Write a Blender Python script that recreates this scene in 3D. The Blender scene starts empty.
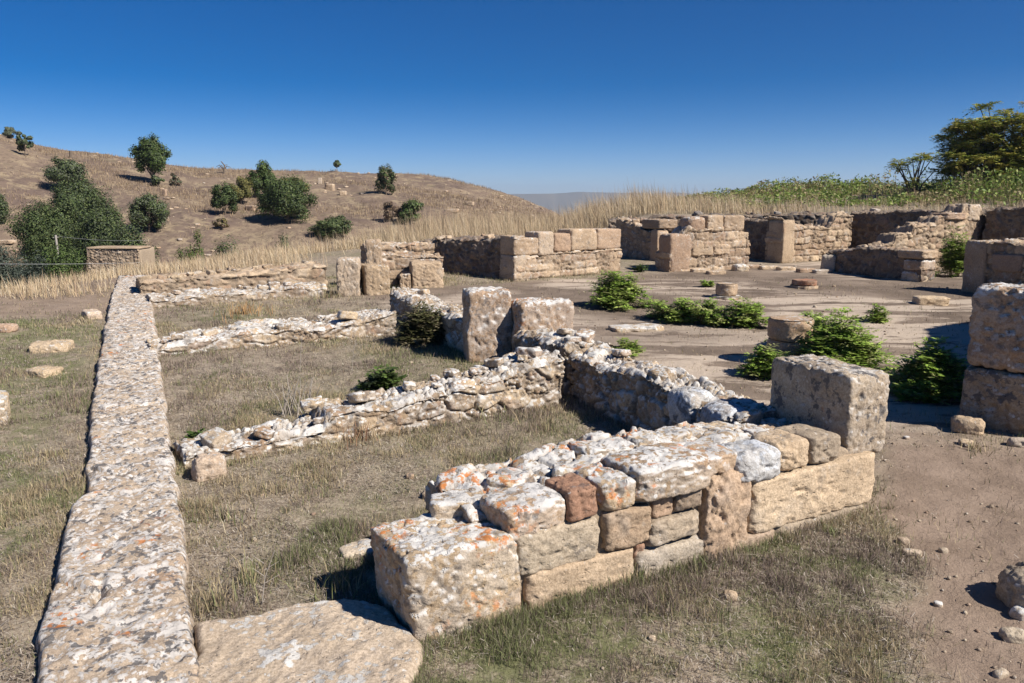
import bpy, math, random
import numpy as np
rng = np.random.default_rng(7); random.seed(7)
C = bpy.context.scene.collection
PI = math.pi
F, PITCH, H = 800.0, math.radians(9.9), 1.8

# ------------------------------------------------------------ noise
_P = np.random.default_rng(3).random(65536).astype(np.float32)
def _h(i, j, k):
    return _P[((i * 73856093) ^ (j * 19349663) ^ (k * 83492791)) & 65535]
def vnoise(p):
    p = np.asarray(p, dtype=np.float64); i = np.floor(p).astype(np.int64); f = p - i
    f = f * f * (3 - 2 * f); x, y, z = i[..., 0], i[..., 1], i[..., 2]; u, v, w = f[..., 0], f[..., 1], f[..., 2]
    def L(a, b, t): return a + (b - a) * t
    return 2 * L(L(L(_h(x, y, z), _h(x+1, y, z), u), L(_h(x, y+1, z), _h(x+1, y+1, z), u), v),
                 L(L(_h(x, y, z+1), _h(x+1, y, z+1), u), L(_h(x, y+1, z+1), _h(x+1, y+1, z+1), u), v), w) - 1
def fbm(p, o=4, g=0.5):
    s = 0; a = 1.0; p = np.asarray(p, dtype=np.float64)
    for k in range(o):
        s = s + a * vnoise(p * (2.03 ** k) + 17.3 * k); a *= g
    return s
def fb2(x, y, sc, o=4, seed=0.0):
    return fbm(np.stack([x * sc, y * sc, np.full_like(x, seed * 7.7)], -1), o)
def sm(x, a, b):
    t = np.clip((x - a) / (b - a), 0, 1); return t * t * (3 - 2 * t)

# ------------------------------------------------------------ terrain
RP = [-1500, -400, 0, 50, 130, 200, 300, 400, 450, 500, 545, 600, 700, 900]
RY = [60, 105, 137, 151, 161, 171, 173, 178, 183, 194, 209, 235, 290, 300]
def gz(x, y, detail=True):
    x = np.asarray(x, float); y = np.asarray(y, float)
    z = 0.022 * (np.clip(y, -6, 30) - 3)
    sda = y - 21.9; sdb = (x - 8.75) * .83 + (y - 20.9) * .56
    ta = sm(sda, 0, .5) * sm(x, 1.6, 4.2); tb = sm(sdb, 0, .45) * sm(x, 7, 8.5)
    t = np.maximum(ta, tb); sd = np.maximum(sda, sdb)
    z = z + t * (1.0 + .05 * np.clip(sd, 0, 9) * sm(x, 4, 12))
    z = z + .36 * sm(y, 20, 27) * sm(x, -6, 0) * (1 - t)
    cf = 29 + 16 * sm(x, 3, 10)
    sd2 = np.maximum(np.maximum(-.96 * x + .27 * y - 11.4, -.7 * x + .7 * y - 18.9), y - cf)
    z = z - 4.2 * sm(sd2, 0, 15)
    # shallow bank outside the long wall
    z = z + .10 * sm(-x - .42 * y - 1.9 + .9, 0, 2.5) * sm(-x, 1, 3) * (1 - sm(y, 11, 14))
    yy = np.maximum(y, 5.0); px = 512 + 812 * x / yy
    ridge = 1.8 + (202 - np.interp(px, RP, RY)) * 90 / 812
    tt = np.clip((y - 42) / 48, 0, 1)
    hz = -3.6 + (ridge + 3.6) * np.sin(tt * PI / 2) ** .95
    hz = hz - 62 * sm(y, 92, 420)
    hz = np.where(y > 700, np.minimum(hz, -58), hz)
    far = sm(y, 700, 1500); hz = hz * (1 - far) + (-60) * far
    y0 = 38 + 20 * sm(px, 540, 640)
    b = sm(y - y0, 0, 8)
    z = z * (1 - b) + hz * b
    if detail:
        d = np.hypot(x, y)
        z = z + .018 * fb2(x, y, 1.3, 4, 1) * (1 - .5 * sm(d, 10, 30)) + .007 * fb2(x, y, 9, 3, 2) * (1 - sm(d, 12, 20))
        z = z + sm(y, 38, 50) * (1 - sm(y, 300, 600)) * (.35 * fb2(x, y, .12, 4, 3) + .10 * fb2(x, y, .9, 3, 4))
        z = z + .045 * fb2(x, y, .8, 4, 5) * sm(-x - .42 * y - 1.3, 0, 1) * (1 - sm(y, 25, 35))
    return z
def g1(x, y): return float(gz(np.array([x]), np.array([y]))[0])
def ray(px, py):
    a = (px - 512) / F; b = -(py - 341.5) / F
    return a, math.cos(PITCH) + b * math.sin(PITCH), -math.sin(PITCH) + b * math.cos(PITCH)
def hit(px, py, tmin=2.0, tmax=400):
    dx, dy, dz = ray(px, py); t = np.exp(np.linspace(math.log(tmin), math.log(tmax), 3000))
    g = gz(t * dx, t * dy); k = np.nonzero(H + t * dz < g)[0]
    if len(k) == 0: return None
    t = t[k[0]]; return t * dx, t * dy, float(g[k[0]]), t
def W(px, py, dz=0.0):
    dx, dy, dz_ = ray(px, py); t = (-0.066 + dz - H) / (dz_ - 0.022 * dy); return t * dx, t * dy
def at_depth(px, py, Y):
    dx, dy, dz = ray(px, py); t = Y / dy
    return t * dx, Y, H + t * dz

# ------------------------------------------------------------ mesh helpers
class MB:
    def __init__(s): s.v = []; s.q = []; s.t = []; s.a = []; s.c = []; s.n = 0
    def add(s, v, quads=None, tris=None, tint=.5, col=None):
        v = np.asarray(v, np.float32); s.v.append(v)
        if quads is not None and len(quads): s.q.append(np.asarray(quads) + s.n)
        if tris is not None and len(tris): s.t.append(np.asarray(tris) + s.n)
        s.a.append(np.broadcast_to(np.asarray(tint, np.float32), (len(v),)))
        if col is not None: s.c.append(np.asarray(col, np.float32))
        s.n += len(v)
    def build(s, name, m, parent=None, smooth=True, origin=None):
        me = bpy.data.meshes.new(name)
        v = np.concatenate(s.v)
        if origin is not None: v = v - np.asarray(origin, np.float32)
        q = np.concatenate(s.q) if s.q else np.zeros((0, 4), int); t = np.concatenate(s.t) if s.t else np.zeros((0, 3), int)
        me.vertices.add(len(v)); me.vertices.foreach_set('co', v.ravel())
        lo = np.concatenate([q.ravel(), t.ravel()]).astype(np.int32)
        me.loops.add(len(lo)); me.loops.foreach_set('vertex_index', lo)
        st = np.concatenate([np.arange(len(q)) * 4, len(q) * 4 + np.arange(len(t)) * 3]).astype(np.int32)
        me.polygons.add(len(st)); me.polygons.foreach_set('loop_start', st)
        me.update(calc_edges=True)
        if smooth: me.polygons.foreach_set('use_smooth', np.ones(len(st), bool))
        at = me.attributes.new('tint', 'FLOAT', 'POINT'); at.data.foreach_set('value', np.concatenate(s.a).astype(np.float32))
        if s.c:
            ca = me.attributes.new('Col', 'FLOAT_COLOR', 'POINT'); cc = np.concatenate(s.c)
            cc = np.concatenate([cc, np.ones((len(cc), 1), np.float32)], 1); ca.data.foreach_set('color', cc.ravel().astype(np.float32))
        me.materials.append(m)
        o = bpy.data.objects.new(name, me); C.objects.link(o)
        if parent is not None: o.parent = parent
        if origin is not None: o.location = origin
        return o
def tag(o, label=None, cat=None, group=None, kind=None):
    for k, v in (('label', label), ('category', cat), ('group', group), ('kind', kind)):
        if v: o[k] = v
    return o
def thing(name, loc, label, cat, group=None):
    o = bpy.data.objects.new(name, None); C.objects.link(o); o.location = loc; o.empty_display_size = .2
    return tag(o, label, cat, group)
def put(mb, name, m, root, smooth=True):
    """build a mesh given in world coordinates as a child of a root at its own location"""
    return mb.build(name, m, root, smooth) if root is None else _put(mb, name, m, root, smooth)
def _put(mb, name, m, root, smooth=True):
    l = np.array(root.location, np.float32); mb.v = [v - l for v in mb.v]
    return mb.build(name, m, root, smooth)

# ------------------------------------------------------------ materials
def mat(name):
    m = bpy.data.materials.new(name); m.use_nodes = True; nt = m.node_tree; nt.nodes.clear()
    out = nt.nodes.new('ShaderNodeOutputMaterial'); b = nt.nodes.new('ShaderNodeBsdfPrincipled')
    nt.links.new(b.outputs[0], out.inputs[0]); b.inputs['Roughness'].default_value = .95
    b.inputs['Specular IOR Level'].default_value = .15
    return m, nt, b
class N:
    def __init__(s, nt): s.nt = nt; s.pos = nt.nodes.new('ShaderNodeNewGeometry')
    def lk(s, a, b):
        if isinstance(a, (int, float)): b.default_value = a
        elif isinstance(a, tuple): b.default_value = (*a, 1) if len(a) == 3 and b.type == 'RGBA' else a
        else: s.nt.links.new(a, b)
    def noise(s, sc, det=4, rough=.6, dist=0, off=0.0, vec=None):
        n = s.nt.nodes.new('ShaderNodeTexNoise'); n.noise_dimensions = '4D' if off else '3D'
        if off: n.inputs['W'].default_value = off
        n.inputs['Scale'].default_value = sc; n.inputs['Detail'].default_value = det; n.inputs['Roughness'].default_value = rough; n.inputs['Distortion'].default_value = dist
        s.nt.links.new(vec or s.pos.outputs['Position'], n.inputs['Vector']); return n.outputs['Fac']
    def voro(s, sc, feat='F1', rnd=1, out='Distance'):
        n = s.nt.nodes.new('ShaderNodeTexVoronoi'); n.feature = feat; n.inputs['Scale'].default_value = sc; n.inputs['Randomness'].default_value = rnd
        s.nt.links.new(s.pos.outputs['Position'], n.inputs['Vector']); return n.outputs[out]
    def ramp(s, x, a, b, lo=0.0, hi=1.0):
        n = s.nt.nodes.new('ShaderNodeMapRange'); n.interpolation_type = 'SMOOTHSTEP'
        s.lk(x, n.inputs['Value'])
        for k, v in zip(('From Min', 'From Max', 'To Min', 'To Max'), (a, b, lo, hi)): n.inputs[k].default_value = v
        return n.outputs[0]
    def math(s, op, a, b=0.0):
        n = s.nt.nodes.new('ShaderNodeMath'); n.operation = op; s.lk(a, n.inputs[0]); s.lk(b, n.inputs[1]); return n.outputs[0]
    def mix(s, f, a, b, mode='MIX'):
        n = s.nt.nodes.new('ShaderNodeMix'); n.data_type = 'RGBA'; n.blend_type = mode
        s.lk(f, n.inputs[0]); s.lk(a, n.inputs[6]); s.lk(b, n.inputs[7]); return n.outputs[2]
    def attr(s, name, o='Fac'):
        n = s.nt.nodes.new('ShaderNodeAttribute'); n.attribute_name = name; return n.outputs[o]
    def sep(s, v, k):
        n = s.nt.nodes.new('ShaderNodeSeparateXYZ'); s.nt.links.new(v, n.inputs[0]); return n.outputs[k]
    def bump(s, h, b, st=.6, dist=.01):
        n = s.nt.nodes.new('ShaderNodeBump'); n.inputs['Strength'].default_value = st; n.inputs['Distance'].default_value = dist
        s.nt.links.new(h, n.inputs['Height']); s.nt.links.new(n.outputs[0], b.inputs['Normal'])

def stone_mat(name, c1=(.49, .395, .28), c2=(.36, .285, .20), white=.5, orange=0.0, dark=.4, sc=1.0, wc=(.66, .62, .56)):
    m, nt, b = mat(name); n = N(nt)
    base = n.mix(n.ramp(n.noise(2.2 * sc, 5, .6), .35, .65), c1, c2)
    base = n.mix(n.ramp(n.noise(1.3 * sc, 3, .5, off=4.2), .58, .72, 0, .55), base, (.44, .285, .18))       # rusty limestone
    base = n.mix(n.ramp(n.noise(4.5 * sc, 3, .5, off=9.1), .55, .7, 0, .6), base, (.42, .37, .31))        # greyer beds
    ti = n.attr('tint')
    base = n.mix(1.0, base, n.mix(ti, (.66, .58, .54), (1.28, 1.25, 1.18)), 'MULTIPLY'); fr_ = n.math('FRACT', n.math('MULTIPLY', ti, 7.3)); base = n.mix(n.ramp(fr_, .80, .84, 0, .45), base, (.36, .235, .165)); base = n.mix(n.ramp(fr_, .0, .2, .5, 0), base, (.44, .41, .37))
    mo = n.attr('mortar'); base = n.mix(mo, base, n.mix(n.noise(40, 3), (.33, .26, .185), (.20, .155, .115)))
    fine = n.noise(70 * sc, 5, .8); med = n.noise(20 * sc, 5, .65, off=2.0)
    base = n.mix(1.0, base, n.mix(n.ramp(fine, .34, .66), (.70, .67, .64), (1.17, 1.17, 1.17)), 'MULTIPLY')
    nz = n.sep(n.pos.outputs['Normal'], 2)
    top = n.ramp(nz, .0, .75)
    side = n.math('ADD', n.math('MULTIPLY', top, .85), .15)
    # pale crustose lichen
    wn = n.math('ADD', n.math('MULTIPLY', n.noise(5.5 * sc, 8, .72, .4, off=1.0), .62), n.math('MULTIPLY', n.noise(26 * sc, 5, .7, off=6.), .38))
    cells = n.voro(26 * sc); 
    wn2 = n.math('SUBTRACT', wn, n.math('MULTIPLY', n.math('SUBTRACT', cells, .4), .13))
    thr = .60 - .14 * white
    wmask = n.math('MULTIPLY', n.math('MULTIPLY', n.math('SUBTRACT', 1.0, n.math('MULTIPLY', mo, .7)), n.ramp(wn2, thr, thr + .022)), n.math('MINIMUM', n.math('MULTIPLY', side, 1.0 + .5 * white), 1.0))
    wcol = n.mix(n.ramp(n.noise(9 * sc, 4, .6, off=3.3), .35, .65), wc, tuple(.72 * q for q in wc))
    base = n.mix(n.math('MULTIPLY', wmask, .88), base, wcol)
    # small white rosettes
    ro = n.math('MULTIPLY', n.ramp(n.voro(17 * sc), .16, .20, 1, 0), n.ramp(n.noise(3.1, 3, .5, off=8.), .5, .6))
    base = n.mix(n.math('MULTIPLY', ro, n.math('MULTIPLY', n.ramp(nz, -.4, .6, .5, 1), white)), base, (.72, .70, .66))
    # dark grey lichen
    dk = n.ramp(n.noise(13 * sc, 5, .62, off=5.5), .62 - .08 * dark, .655 - .06 * dark)
    base = n.mix(n.math('MULTIPLY', dk, .25 + .6 * dark), base, (.105, .10, .10))
    if orange > 0:
        ob = n.ramp(n.noise(3.4, 2, .5, off=7.7), .685 - .165 * orange, .73 - .15 * orange)
        os = n.ramp(n.noise(24, 5, .66, off=2.7), .525, .575)
        om = n.math('MULTIPLY', n.math('MULTIPLY', n.math('MULTIPLY', ob, os), .85), n.ramp(nz, -.25, .6, .25, 1))
        base = n.mix(om, base, n.mix(n.noise(50, 2), (.40, .12, .03), (.62, .24, .06)))
    nt.links.new(base, b.inputs['Base Color'])
    hgt = n.math('ADD', n.math('MULTIPLY', fine, .35), n.math('MULTIPLY', med, 1.0))
    pit = n.ramp(n.noise(38 * sc, 3, .5, off=11.), .62, .72, 0, -.5)
    hgt = n.math('ADD', n.math('ADD', hgt, pit), n.math('MULTIPLY', wmask, .12))
    n.bump(hgt, b, 1.0, .013 / max(sc, .5))
    return m

def leaf_mat(name, trans=.25, rough=.6):
    m, nt, b = mat(name); n = N(nt); c = n.attr('Col', 'Color')
    nt.links.new(c, b.inputs['Base Color']); b.inputs['Roughness'].default_value = rough; b.inputs['Specular IOR Level'].default_value = .3
    tr = nt.nodes.new('ShaderNodeBsdfTranslucent'); nt.links.new(c, tr.inputs[0])
    mx = nt.nodes.new('ShaderNodeMixShader'); mx.inputs[0].default_value = trans
    nt.links.new(b.outputs[0], mx.inputs[1]); nt.links.new(tr.outputs[0], mx.inputs[2])
    nt.links.new(mx.outputs[0], [q for q in nt.nodes if q.type == 'OUTPUT_MATERIAL'][0].inputs[0]); return m

M = {}
M['stone'] = stone_mat('weathered_limestone', white=.45, dark=.4)
M['stone_top'] = stone_mat('lichened_limestone', white=1.0, dark=.55, wc=(.68, .66, .62))
M['stone_orange'] = stone_mat('orange_lichened_limestone', white=1.05, orange=1.0, dark=.5, wc=(.70, .68, .64))
M['stone_tan'] = stone_mat('tan_limestone', c1=(.50, .40, .29), c2=(.40, .315, .225), white=.1, dark=.1)
M['stone_red'] = stone_mat('reddish_stone', c1=(.36, .20, .13), c2=(.27, .15, .10), white=.15, orange=.4, dark=.3)
M['stone_grey'] = stone_mat('grey_stone', c1=(.42, .36, .28), c2=(.33, .28, .22), white=.25, dark=.3)
M['stone_blue'] = stone_mat('pale_grey_stone', c1=(.50, .51, .52), c2=(.40, .41, .42), white=.9, dark=.7, wc=(.66, .68, .70))
M['stone_far'] = stone_mat('court_limestone', c1=(.50, .395, .285), c2=(.37, .29, .21), white=.55, dark=.3)
M['stone_shaded'] = stone_mat('shade_darkened_limestone', c1=(.22, .175, .14), c2=(.13, .105, .085), white=.10, dark=1.0)  # shade of the courtyard walls put into the base colour, plus dark lichen spots
M['long'] = stone_mat('long_wall_limestone', sc=1.7, c1=(.47, .395, .31), c2=(.37, .305, .24), white=.85, orange=.3, dark=1.05, wc=(.66, .62, .57))
M['crusted'] = stone_mat('crusted_limestone', c1=(.44, .36, .26), c2=(.29, .23, .165), white=.75, dark=1.0, orange=.3)
M['pale'] = stone_mat('pale_slab_limestone', c1=(.60, .52, .42), c2=(.48, .41, .32), white=.6, dark=.25, wc=(.62, .60, .56))
M['brick'] = stone_mat('fired_brick', c1=(.40, .21, .14), c2=(.34, .24, .18), white=.1, dark=.1)
def earth():
    m, nt, b = mat('mortar_earth'); n = N(nt)
    c = n.mix(n.noise(6, 5), (.34, .26, .18), (.47, .37, .26)); c = n.mix(n.ramp(n.noise(60, 4), .40, .65), c, (.30, .235, .17))
    nt.links.new(c, b.inputs['Base Color']); n.bump(n.noise(30, 6, .7), b, 1, .02); return m
M['core'] = earth()
M['leaf'] = leaf_mat('leaf'); M['grass'] = leaf_mat('grass_blade', .15, .7)
def simple(name, a, bb, sc=20):
    m, nt, b = mat(name); n = N(nt); nt.links.new(n.mix(n.noise(sc, 4), a, bb), b.inputs['Base Color']); n.bump(n.noise(sc * 2, 4), b, .5, .01); return m
M['bark'] = simple('bark', (.10, .075, .055), (.19, .15, .115), 12)
M['twig'] = simple('dry_twig', (.32, .27, .22), (.45, .40, .34), 20)
M['wood'] = simple('weathered_wood_post', (.42, .38, .33), (.30, .27, .24), 15)
M['cable'] = simple('cable_sheath', (.30, .30, .30), (.38, .38, .38), 5)

def ground_mat():
    m, nt, b = mat('ground'); n = N(nt)
    path, court, hill, green = n.attr('m_path'), n.attr('m_court'), n.attr('m_hill'), n.attr('m_green')
    # dry turf litter
    c = n.mix(n.ramp(n.noise(7, 6, .75), .38, .62), (.32, .255, .185), (.145, .11, .08))
    c = n.mix(n.ramp(n.noise(70, 5, .75, .5), .45, .68), c, (.47, .40, .30))
    c = n.mix(n.ramp(n.noise(2.0, 5, .7, off=3.), .55, .70, 0, .35), c, (.36, .27, .19))
    c = n.mix(n.math('MULTIPLY', green, n.ramp(n.noise(5, 5, .7, off=1.5), .40, .58, 0, .8)), c, (.13, .145, .055))
    # bare path earth
    p = n.mix(n.ramp(n.noise(3, 6, .65, off=2.), .35, .65), (.315, .235, .175), (.225, .165, .12))
    p = n.mix(n.ramp(n.noise(90, 4, .7), .55, .72, 0, .5), p, (.37, .29, .22))
    p = n.mix(n.ramp(n.noise(30, 4, .7, off=6.), .6, .7, 0, .45), p, (.17, .12, .085))
    c = n.mix(path, c, p)
    # courtyard: grey-brown earth over pale bedrock
    k = n.mix(n.ramp(n.noise(1.5, 6, .65, off=8.), .35, .65), (.24, .185, .14), (.145, .11, .083))
    mp = nt.nodes.new('ShaderNodeMapping'); mp.inputs['Rotation'].default_value = (0, 0, -.43); mp.inputs['Scale'].default_value = (.55, 2.2, 1)
    nt.links.new(n.pos.outputs['Position'], mp.inputs[0])
    rk = n.math('MULTIPLY', n.ramp(n.noise(.9, 7, .68, .6, off=4., vec=mp.outputs[0]), .465, .525), n.attr('m_rock'))
    k = n.mix(rk, k, n.mix(n.noise(12, 5), (.56, .46, .36), (.38, .305, .235)))
    k = n.mix(n.ramp(n.noise(60, 4, .7), .56, .7, 0, .4), k, (.44, .36, .28))
    c = n.mix(court, c, k)
    # hillside: dry grass, mauve-brown soil, pale stones
    h = n.mix(n.ramp(n.noise(.16, 5, .6, off=1.), .38, .62), (.150, .108, .085), (.215, .158, .112))
    h = n.mix(n.ramp(n.noise(.9, 6, .7, off=2.), .47, .62, 0, .85), h, (.31, .24, .155))
    h = n.mix(n.ramp(n.noise(3.2, 5, .75, off=3.), .50, .66, 0, .75), h, (.075, .056, .042))
    h = n.mix(n.ramp(n.noise(1.8, 5, .75, off=5.), .65, .70, 0, .6), h, (.42, .36, .30))
    h = n.mix(n.ramp(n.noise(.5, 4, .6, off=7.), .6, .7, 0, .45), h, (.14, .13, .06))
    c = n.mix(hill, c, h)
    fy = n.ramp(n.sep(n.pos.outputs['Position'], 1), 400, 1200)
    c = n.mix(fy, c, n.mix(n.noise(.004, 4), (.24, .19, .13), (.17, .16, .10)))
    nt.links.new(c, b.inputs['Base Color'])
    hh = n.math('ADD', n.math('MULTIPLY', n.noise(25, 6, .7), 1.), n.math('MULTIPLY', n.noise(110, 3, .7), .35))
    n.bump(hh, b, .8, .02); return m
M['ground'] = ground_mat()

# ------------------------------------------------------------ zone masks
def seg_side(x, y, a, b):   # >0 to the right of a->b
    return ((b[1]-a[1]) * (x-a[0]) - (b[0]-a[0]) * (y-a[1])) / math.hypot(b[0]-a[0], b[1]-a[1])
def zones(x, y):
    nz = .16 * fb2(x, y, 1.6, 4, 9)
    right_path = np.minimum(seg_side(x, y, (1.25, 2.0), (2.25, 4.7)), 30)
    path = sm(right_path + nz * 1.2, -.12, .18) * (1 - sm(y, 6.0, 8.0))
    cr = np.minimum(seg_side(x, y, (1.5, 5.3), (-2.0, 12.3)), seg_side(x, y, (-2.6, 14.2), (12, 22)))
    court = sm(cr + nz, -.1, .3) * sm(y + nz, 5.3, 6.6)
    path = path * (1 - court)
    # trodden bare crest to the left
    bare = sm(-x - 5.2 + nz * 3, 0, 1.0) * sm(y + nz * 3, 10.5, 12) * (1 - sm(y, 18, 22))
    hill = sm(y, 24, 40)
    rock = sm(fb2(x, y, .35, 2, 11), -.35, .15)
    lo = np.abs(fb2(x, y, .55, 3, 12))
    green = np.clip(.35 + fb2(x, y, .7, 4, 13) * .9, 0, 1)
    left = sm(-x - .42 * y - .8, 0, .5) * (1 - sm(y, 10, 12))
    green = np.clip(green + .75 * left, 0, 1)
    room = sm(y, 4.3, 5.3) * (1 - left); green = green * (1 - .55 * room)
    return np.clip(path + .85 * bare, 0, 1), court, hill, green, rock

# ------------------------------------------------------------ ground sheet
def build_ground():
    na, nr = 1000, 760
    ang = np.linspace(-math.radians(80), math.radians(80), na)
    r = np.concatenate([np.exp(np.linspace(math.log(.9), math.log(130), nr - 90)), np.exp(np.linspace(math.log(134), math.log(4400), 90))])
    A, R = np.meshgrid(ang, r); x = np.sin(A) * R; y = -3 + np.cos(A) * R
    z = gz(x, y)
    v = np.stack([x, y, z], -1).reshape(-1, 3)
    i = np.arange(nr - 1)[:, None] * na + np.arange(na - 1)[None]; q = np.stack([i, i + 1, i + na + 1, i + na], -1).reshape(-1, 4)
    mb = MB(); mb.add(v, q); o = mb.build('ground', M['ground'])
    for nm, a in zip(('m_path', 'm_court', 'm_hill', 'm_green', 'm_rock'), zones(x, y)):
        at = o.data.attributes.new(nm, 'FLOAT', 'POINT'); at.data.foreach_set('value', a.ravel().astype(np.float32))
    tag(o, 'dry earth ground of the ruins running on to the hillside and the far plain', 'ground', kind='structure')
build_ground()

# ------------------------------------------------------------ stones
_cube = {}
def cube(n):
    if n in _cube: return _cube[n]
    idx = {}; vs = []; qs = []
    def vid(p):
        if p not in idx: idx[p] = len(vs); vs.append(p)
        return idx[p]
    for ax in range(3):
        for sg in (0, n):
            for i in range(n):
                for j in range(n):
                    def P(a, b):
                        p = [0, 0, 0]; p[ax] = sg; p[(ax+1) % 3] = a; p[(ax+2) % 3] = b; return vid(tuple(p))
                    f = [P(i, j), P(i+1, j), P(i+1, j+1), P(i, j+1)]
                    qs.append(f if sg else f[::-1])
    _cube[n] = (np.array(vs, float) * 2 / n - 1, np.array(qs)); return _cube[n]
def stone(size, n=8, k=7, rough=.03, cuts=4, cd=.12, fine=1.0, seed=None, lean=0.0):
    rg = np.random.default_rng(seed if seed is not None else rng.integers(1 << 30))
    p, q = cube(n); 
    nrm = (np.abs(p) ** k).sum(1) ** (1 / k); mx = np.abs(p).max(1)
    p = p / nrm[:, None] * (.0 + mx[:, None])
    hs = np.array(size) / 2; v = p * hs; sz = float(np.mean(size))
    for c in range(cuts + 10):
        d = rg.normal(size=3); d /= np.linalg.norm(d); ext = (np.abs(d) * hs).sum()
        lim = ext * (1 - (cd * rg.uniform(.3, 1.6) if c < cuts else rg.uniform(.02, .055))); e = v @ d - lim
        v = v - np.outer(np.maximum(e, 0), d)
    off = rg.random(3) * 50
    dr = v / (np.linalg.norm(v, axis=1)[:, None] + 1e-6)
    a = fbm(v * (1.3 / sz) + off, 2) * .03 * sz * (rough / .03)
    b = (fbm(v * 9 + off, 3, .6) * .26 + fbm(v * 31 + off, 3, .65) * .2) * rough * fine
    c = -np.clip(fbm(v * 24 + off * 2, 3) - .2, 0, 1) * rough * .8 * fine
    v = v + dr * (a + b + c)[:, None]
    if lean: v[:, 0] += lean * v[:, 2]
    return v, q
def rot(v, rz=0, rx=0, ry=0):
    cx, sx = math.cos(rx), math.sin(rx); v = v @ np.array([[1, 0, 0], [0, cx, sx], [0, -sx, cx]])
    cy, sy = math.cos(ry), math.sin(ry); v = v @ np.array([[cy, 0, -sy], [0, 1, 0], [sy, 0, cy]])
    cz, sz = math.cos(rz), math.sin(rz); return v @ np.array([[cz, sz, 0], [-sz, cz, 0], [0, 0, 1]])
FOOT = []   # footprints (a, b, thickness to the left of a->b)
class Frame:
    def __init__(s, a, b, z=None):
        s.a = np.array(a, float); s.b = np.array(b, float); s.L = float(np.linalg.norm(s.b - s.a))
        s.e = (s.b - s.a) / s.L; s.n = np.array([-s.e[1], s.e[0]]); s.rz = math.atan2(s.e[1], s.e[0]); s.z = z
    def w(s, t, d, z): p = s.a + s.e * t + s.n * d; return np.array([p[0], p[1], z])
    def gnd(s, t, d=0): p = s.a + s.e * t + s.n * d; return float(gz(p[0], p[1], False)) if s.z is None else s.z
def block(fr, t0, t1, d0, d1, z0, z1, mb=None, n=16, **kw):
    """stone filling t0..t1 along, d0..d1 deep, z0..z1 above the ground of a frame"""
    rr = kw.pop('r', (0, 0, 0)); tint = kw.pop('tint', None)
    v, q = stone((t1 - t0, d1 - d0, z1 - z0), n, **kw)
    v = rot(v, fr.rz + rr[0], rr[1], rr[2]) + fr.w((t0+t1)/2, (d0+d1)/2, fr.gnd((t0+t1)/2, (d0+d1)/2) + (z0+z1)/2)
    mb = mb or MB(); mb.add(v, q, tint=rng.uniform(.2, .9) if tint is None else tint); return mb
def vor3(p, seed=0, jit=.8):
    i = np.floor(p).astype(np.int64); f1 = np.full(len(p), 9.); f2 = f1.copy(); cid = np.zeros(len(p))
    for a in (-1, 0, 1):
        for b in (-1, 0, 1):
            for c in (-1, 0, 1):
                q = i + [a, b, c]; x, y, z = q[:, 0] + seed, q[:, 1], q[:, 2]
                o = np.stack([_h(x, y, z), _h(x + 101, y, z), _h(x, y + 57, z)], -1); d = np.linalg.norm(q + .5 + (o - .5) * jit - p, axis=1)
                m = d < f1; f2 = np.where(m, f1, np.minimum(f2, d)); cid = np.where(m, _h(x, y + 11, z + 7), cid); f1 = np.where(m, d, f1)
    return f1, f2, cid
def brick(p, t_l, z_l, seed):
    """irregular coursed pattern on the face plane: edge distance and cell id"""
    z = p[:, 2] / z_l; zi = np.floor(z); fz = z - zi
    x = p[:, 0] / t_l + _h(zi.astype(np.int64), seed, 5 + 0 * zi.astype(np.int64)) * 3; xi = np.floor(x); fx = x - xi
    j = lambda k: (_h(k.astype(np.int64), zi.astype(np.int64), np.full(len(p), seed)) - .5) * .55
    lo, hi = j(xi), 1 + j(xi + 1); cell = np.where(fx < lo, xi - 1, np.where(fx > hi, xi + 1, xi))
    ex = np.minimum(np.abs(fx - lo), np.abs(fx - hi)) * t_l; ez = np.minimum(fz, 1 - fz) * z_l
    return np.minimum(ex, ez), _h(cell.astype(np.int64), zi.astype(np.int64), np.full(len(p), seed + 3))
def box_grid(nx, ny, nz):
    N_ = (nx, ny, nz); idx = {}; vs = []; qs = []
    for ax in range(3):
        A, B_ = (ax + 1) % 3, (ax + 2) % 3
        for sg in (0, N_[ax]):
            for i in range(N_[A]):
                for j in range(N_[B_]):
                    f = []
                    for di, dj in ((0, 0), (1, 0), (1, 1), (0, 1)):
                        p = [0, 0, 0]; p[ax] = sg; p[A] = i + di; p[B_] = j + dj; p = tuple(p)
                        if p not in idx: idx[p] = len(vs); vs.append(p)
                        f.append(idx[p])
                    qs.append(f if sg else f[::-1])
    return np.array(vs, float) / N_, np.array(qs)
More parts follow.
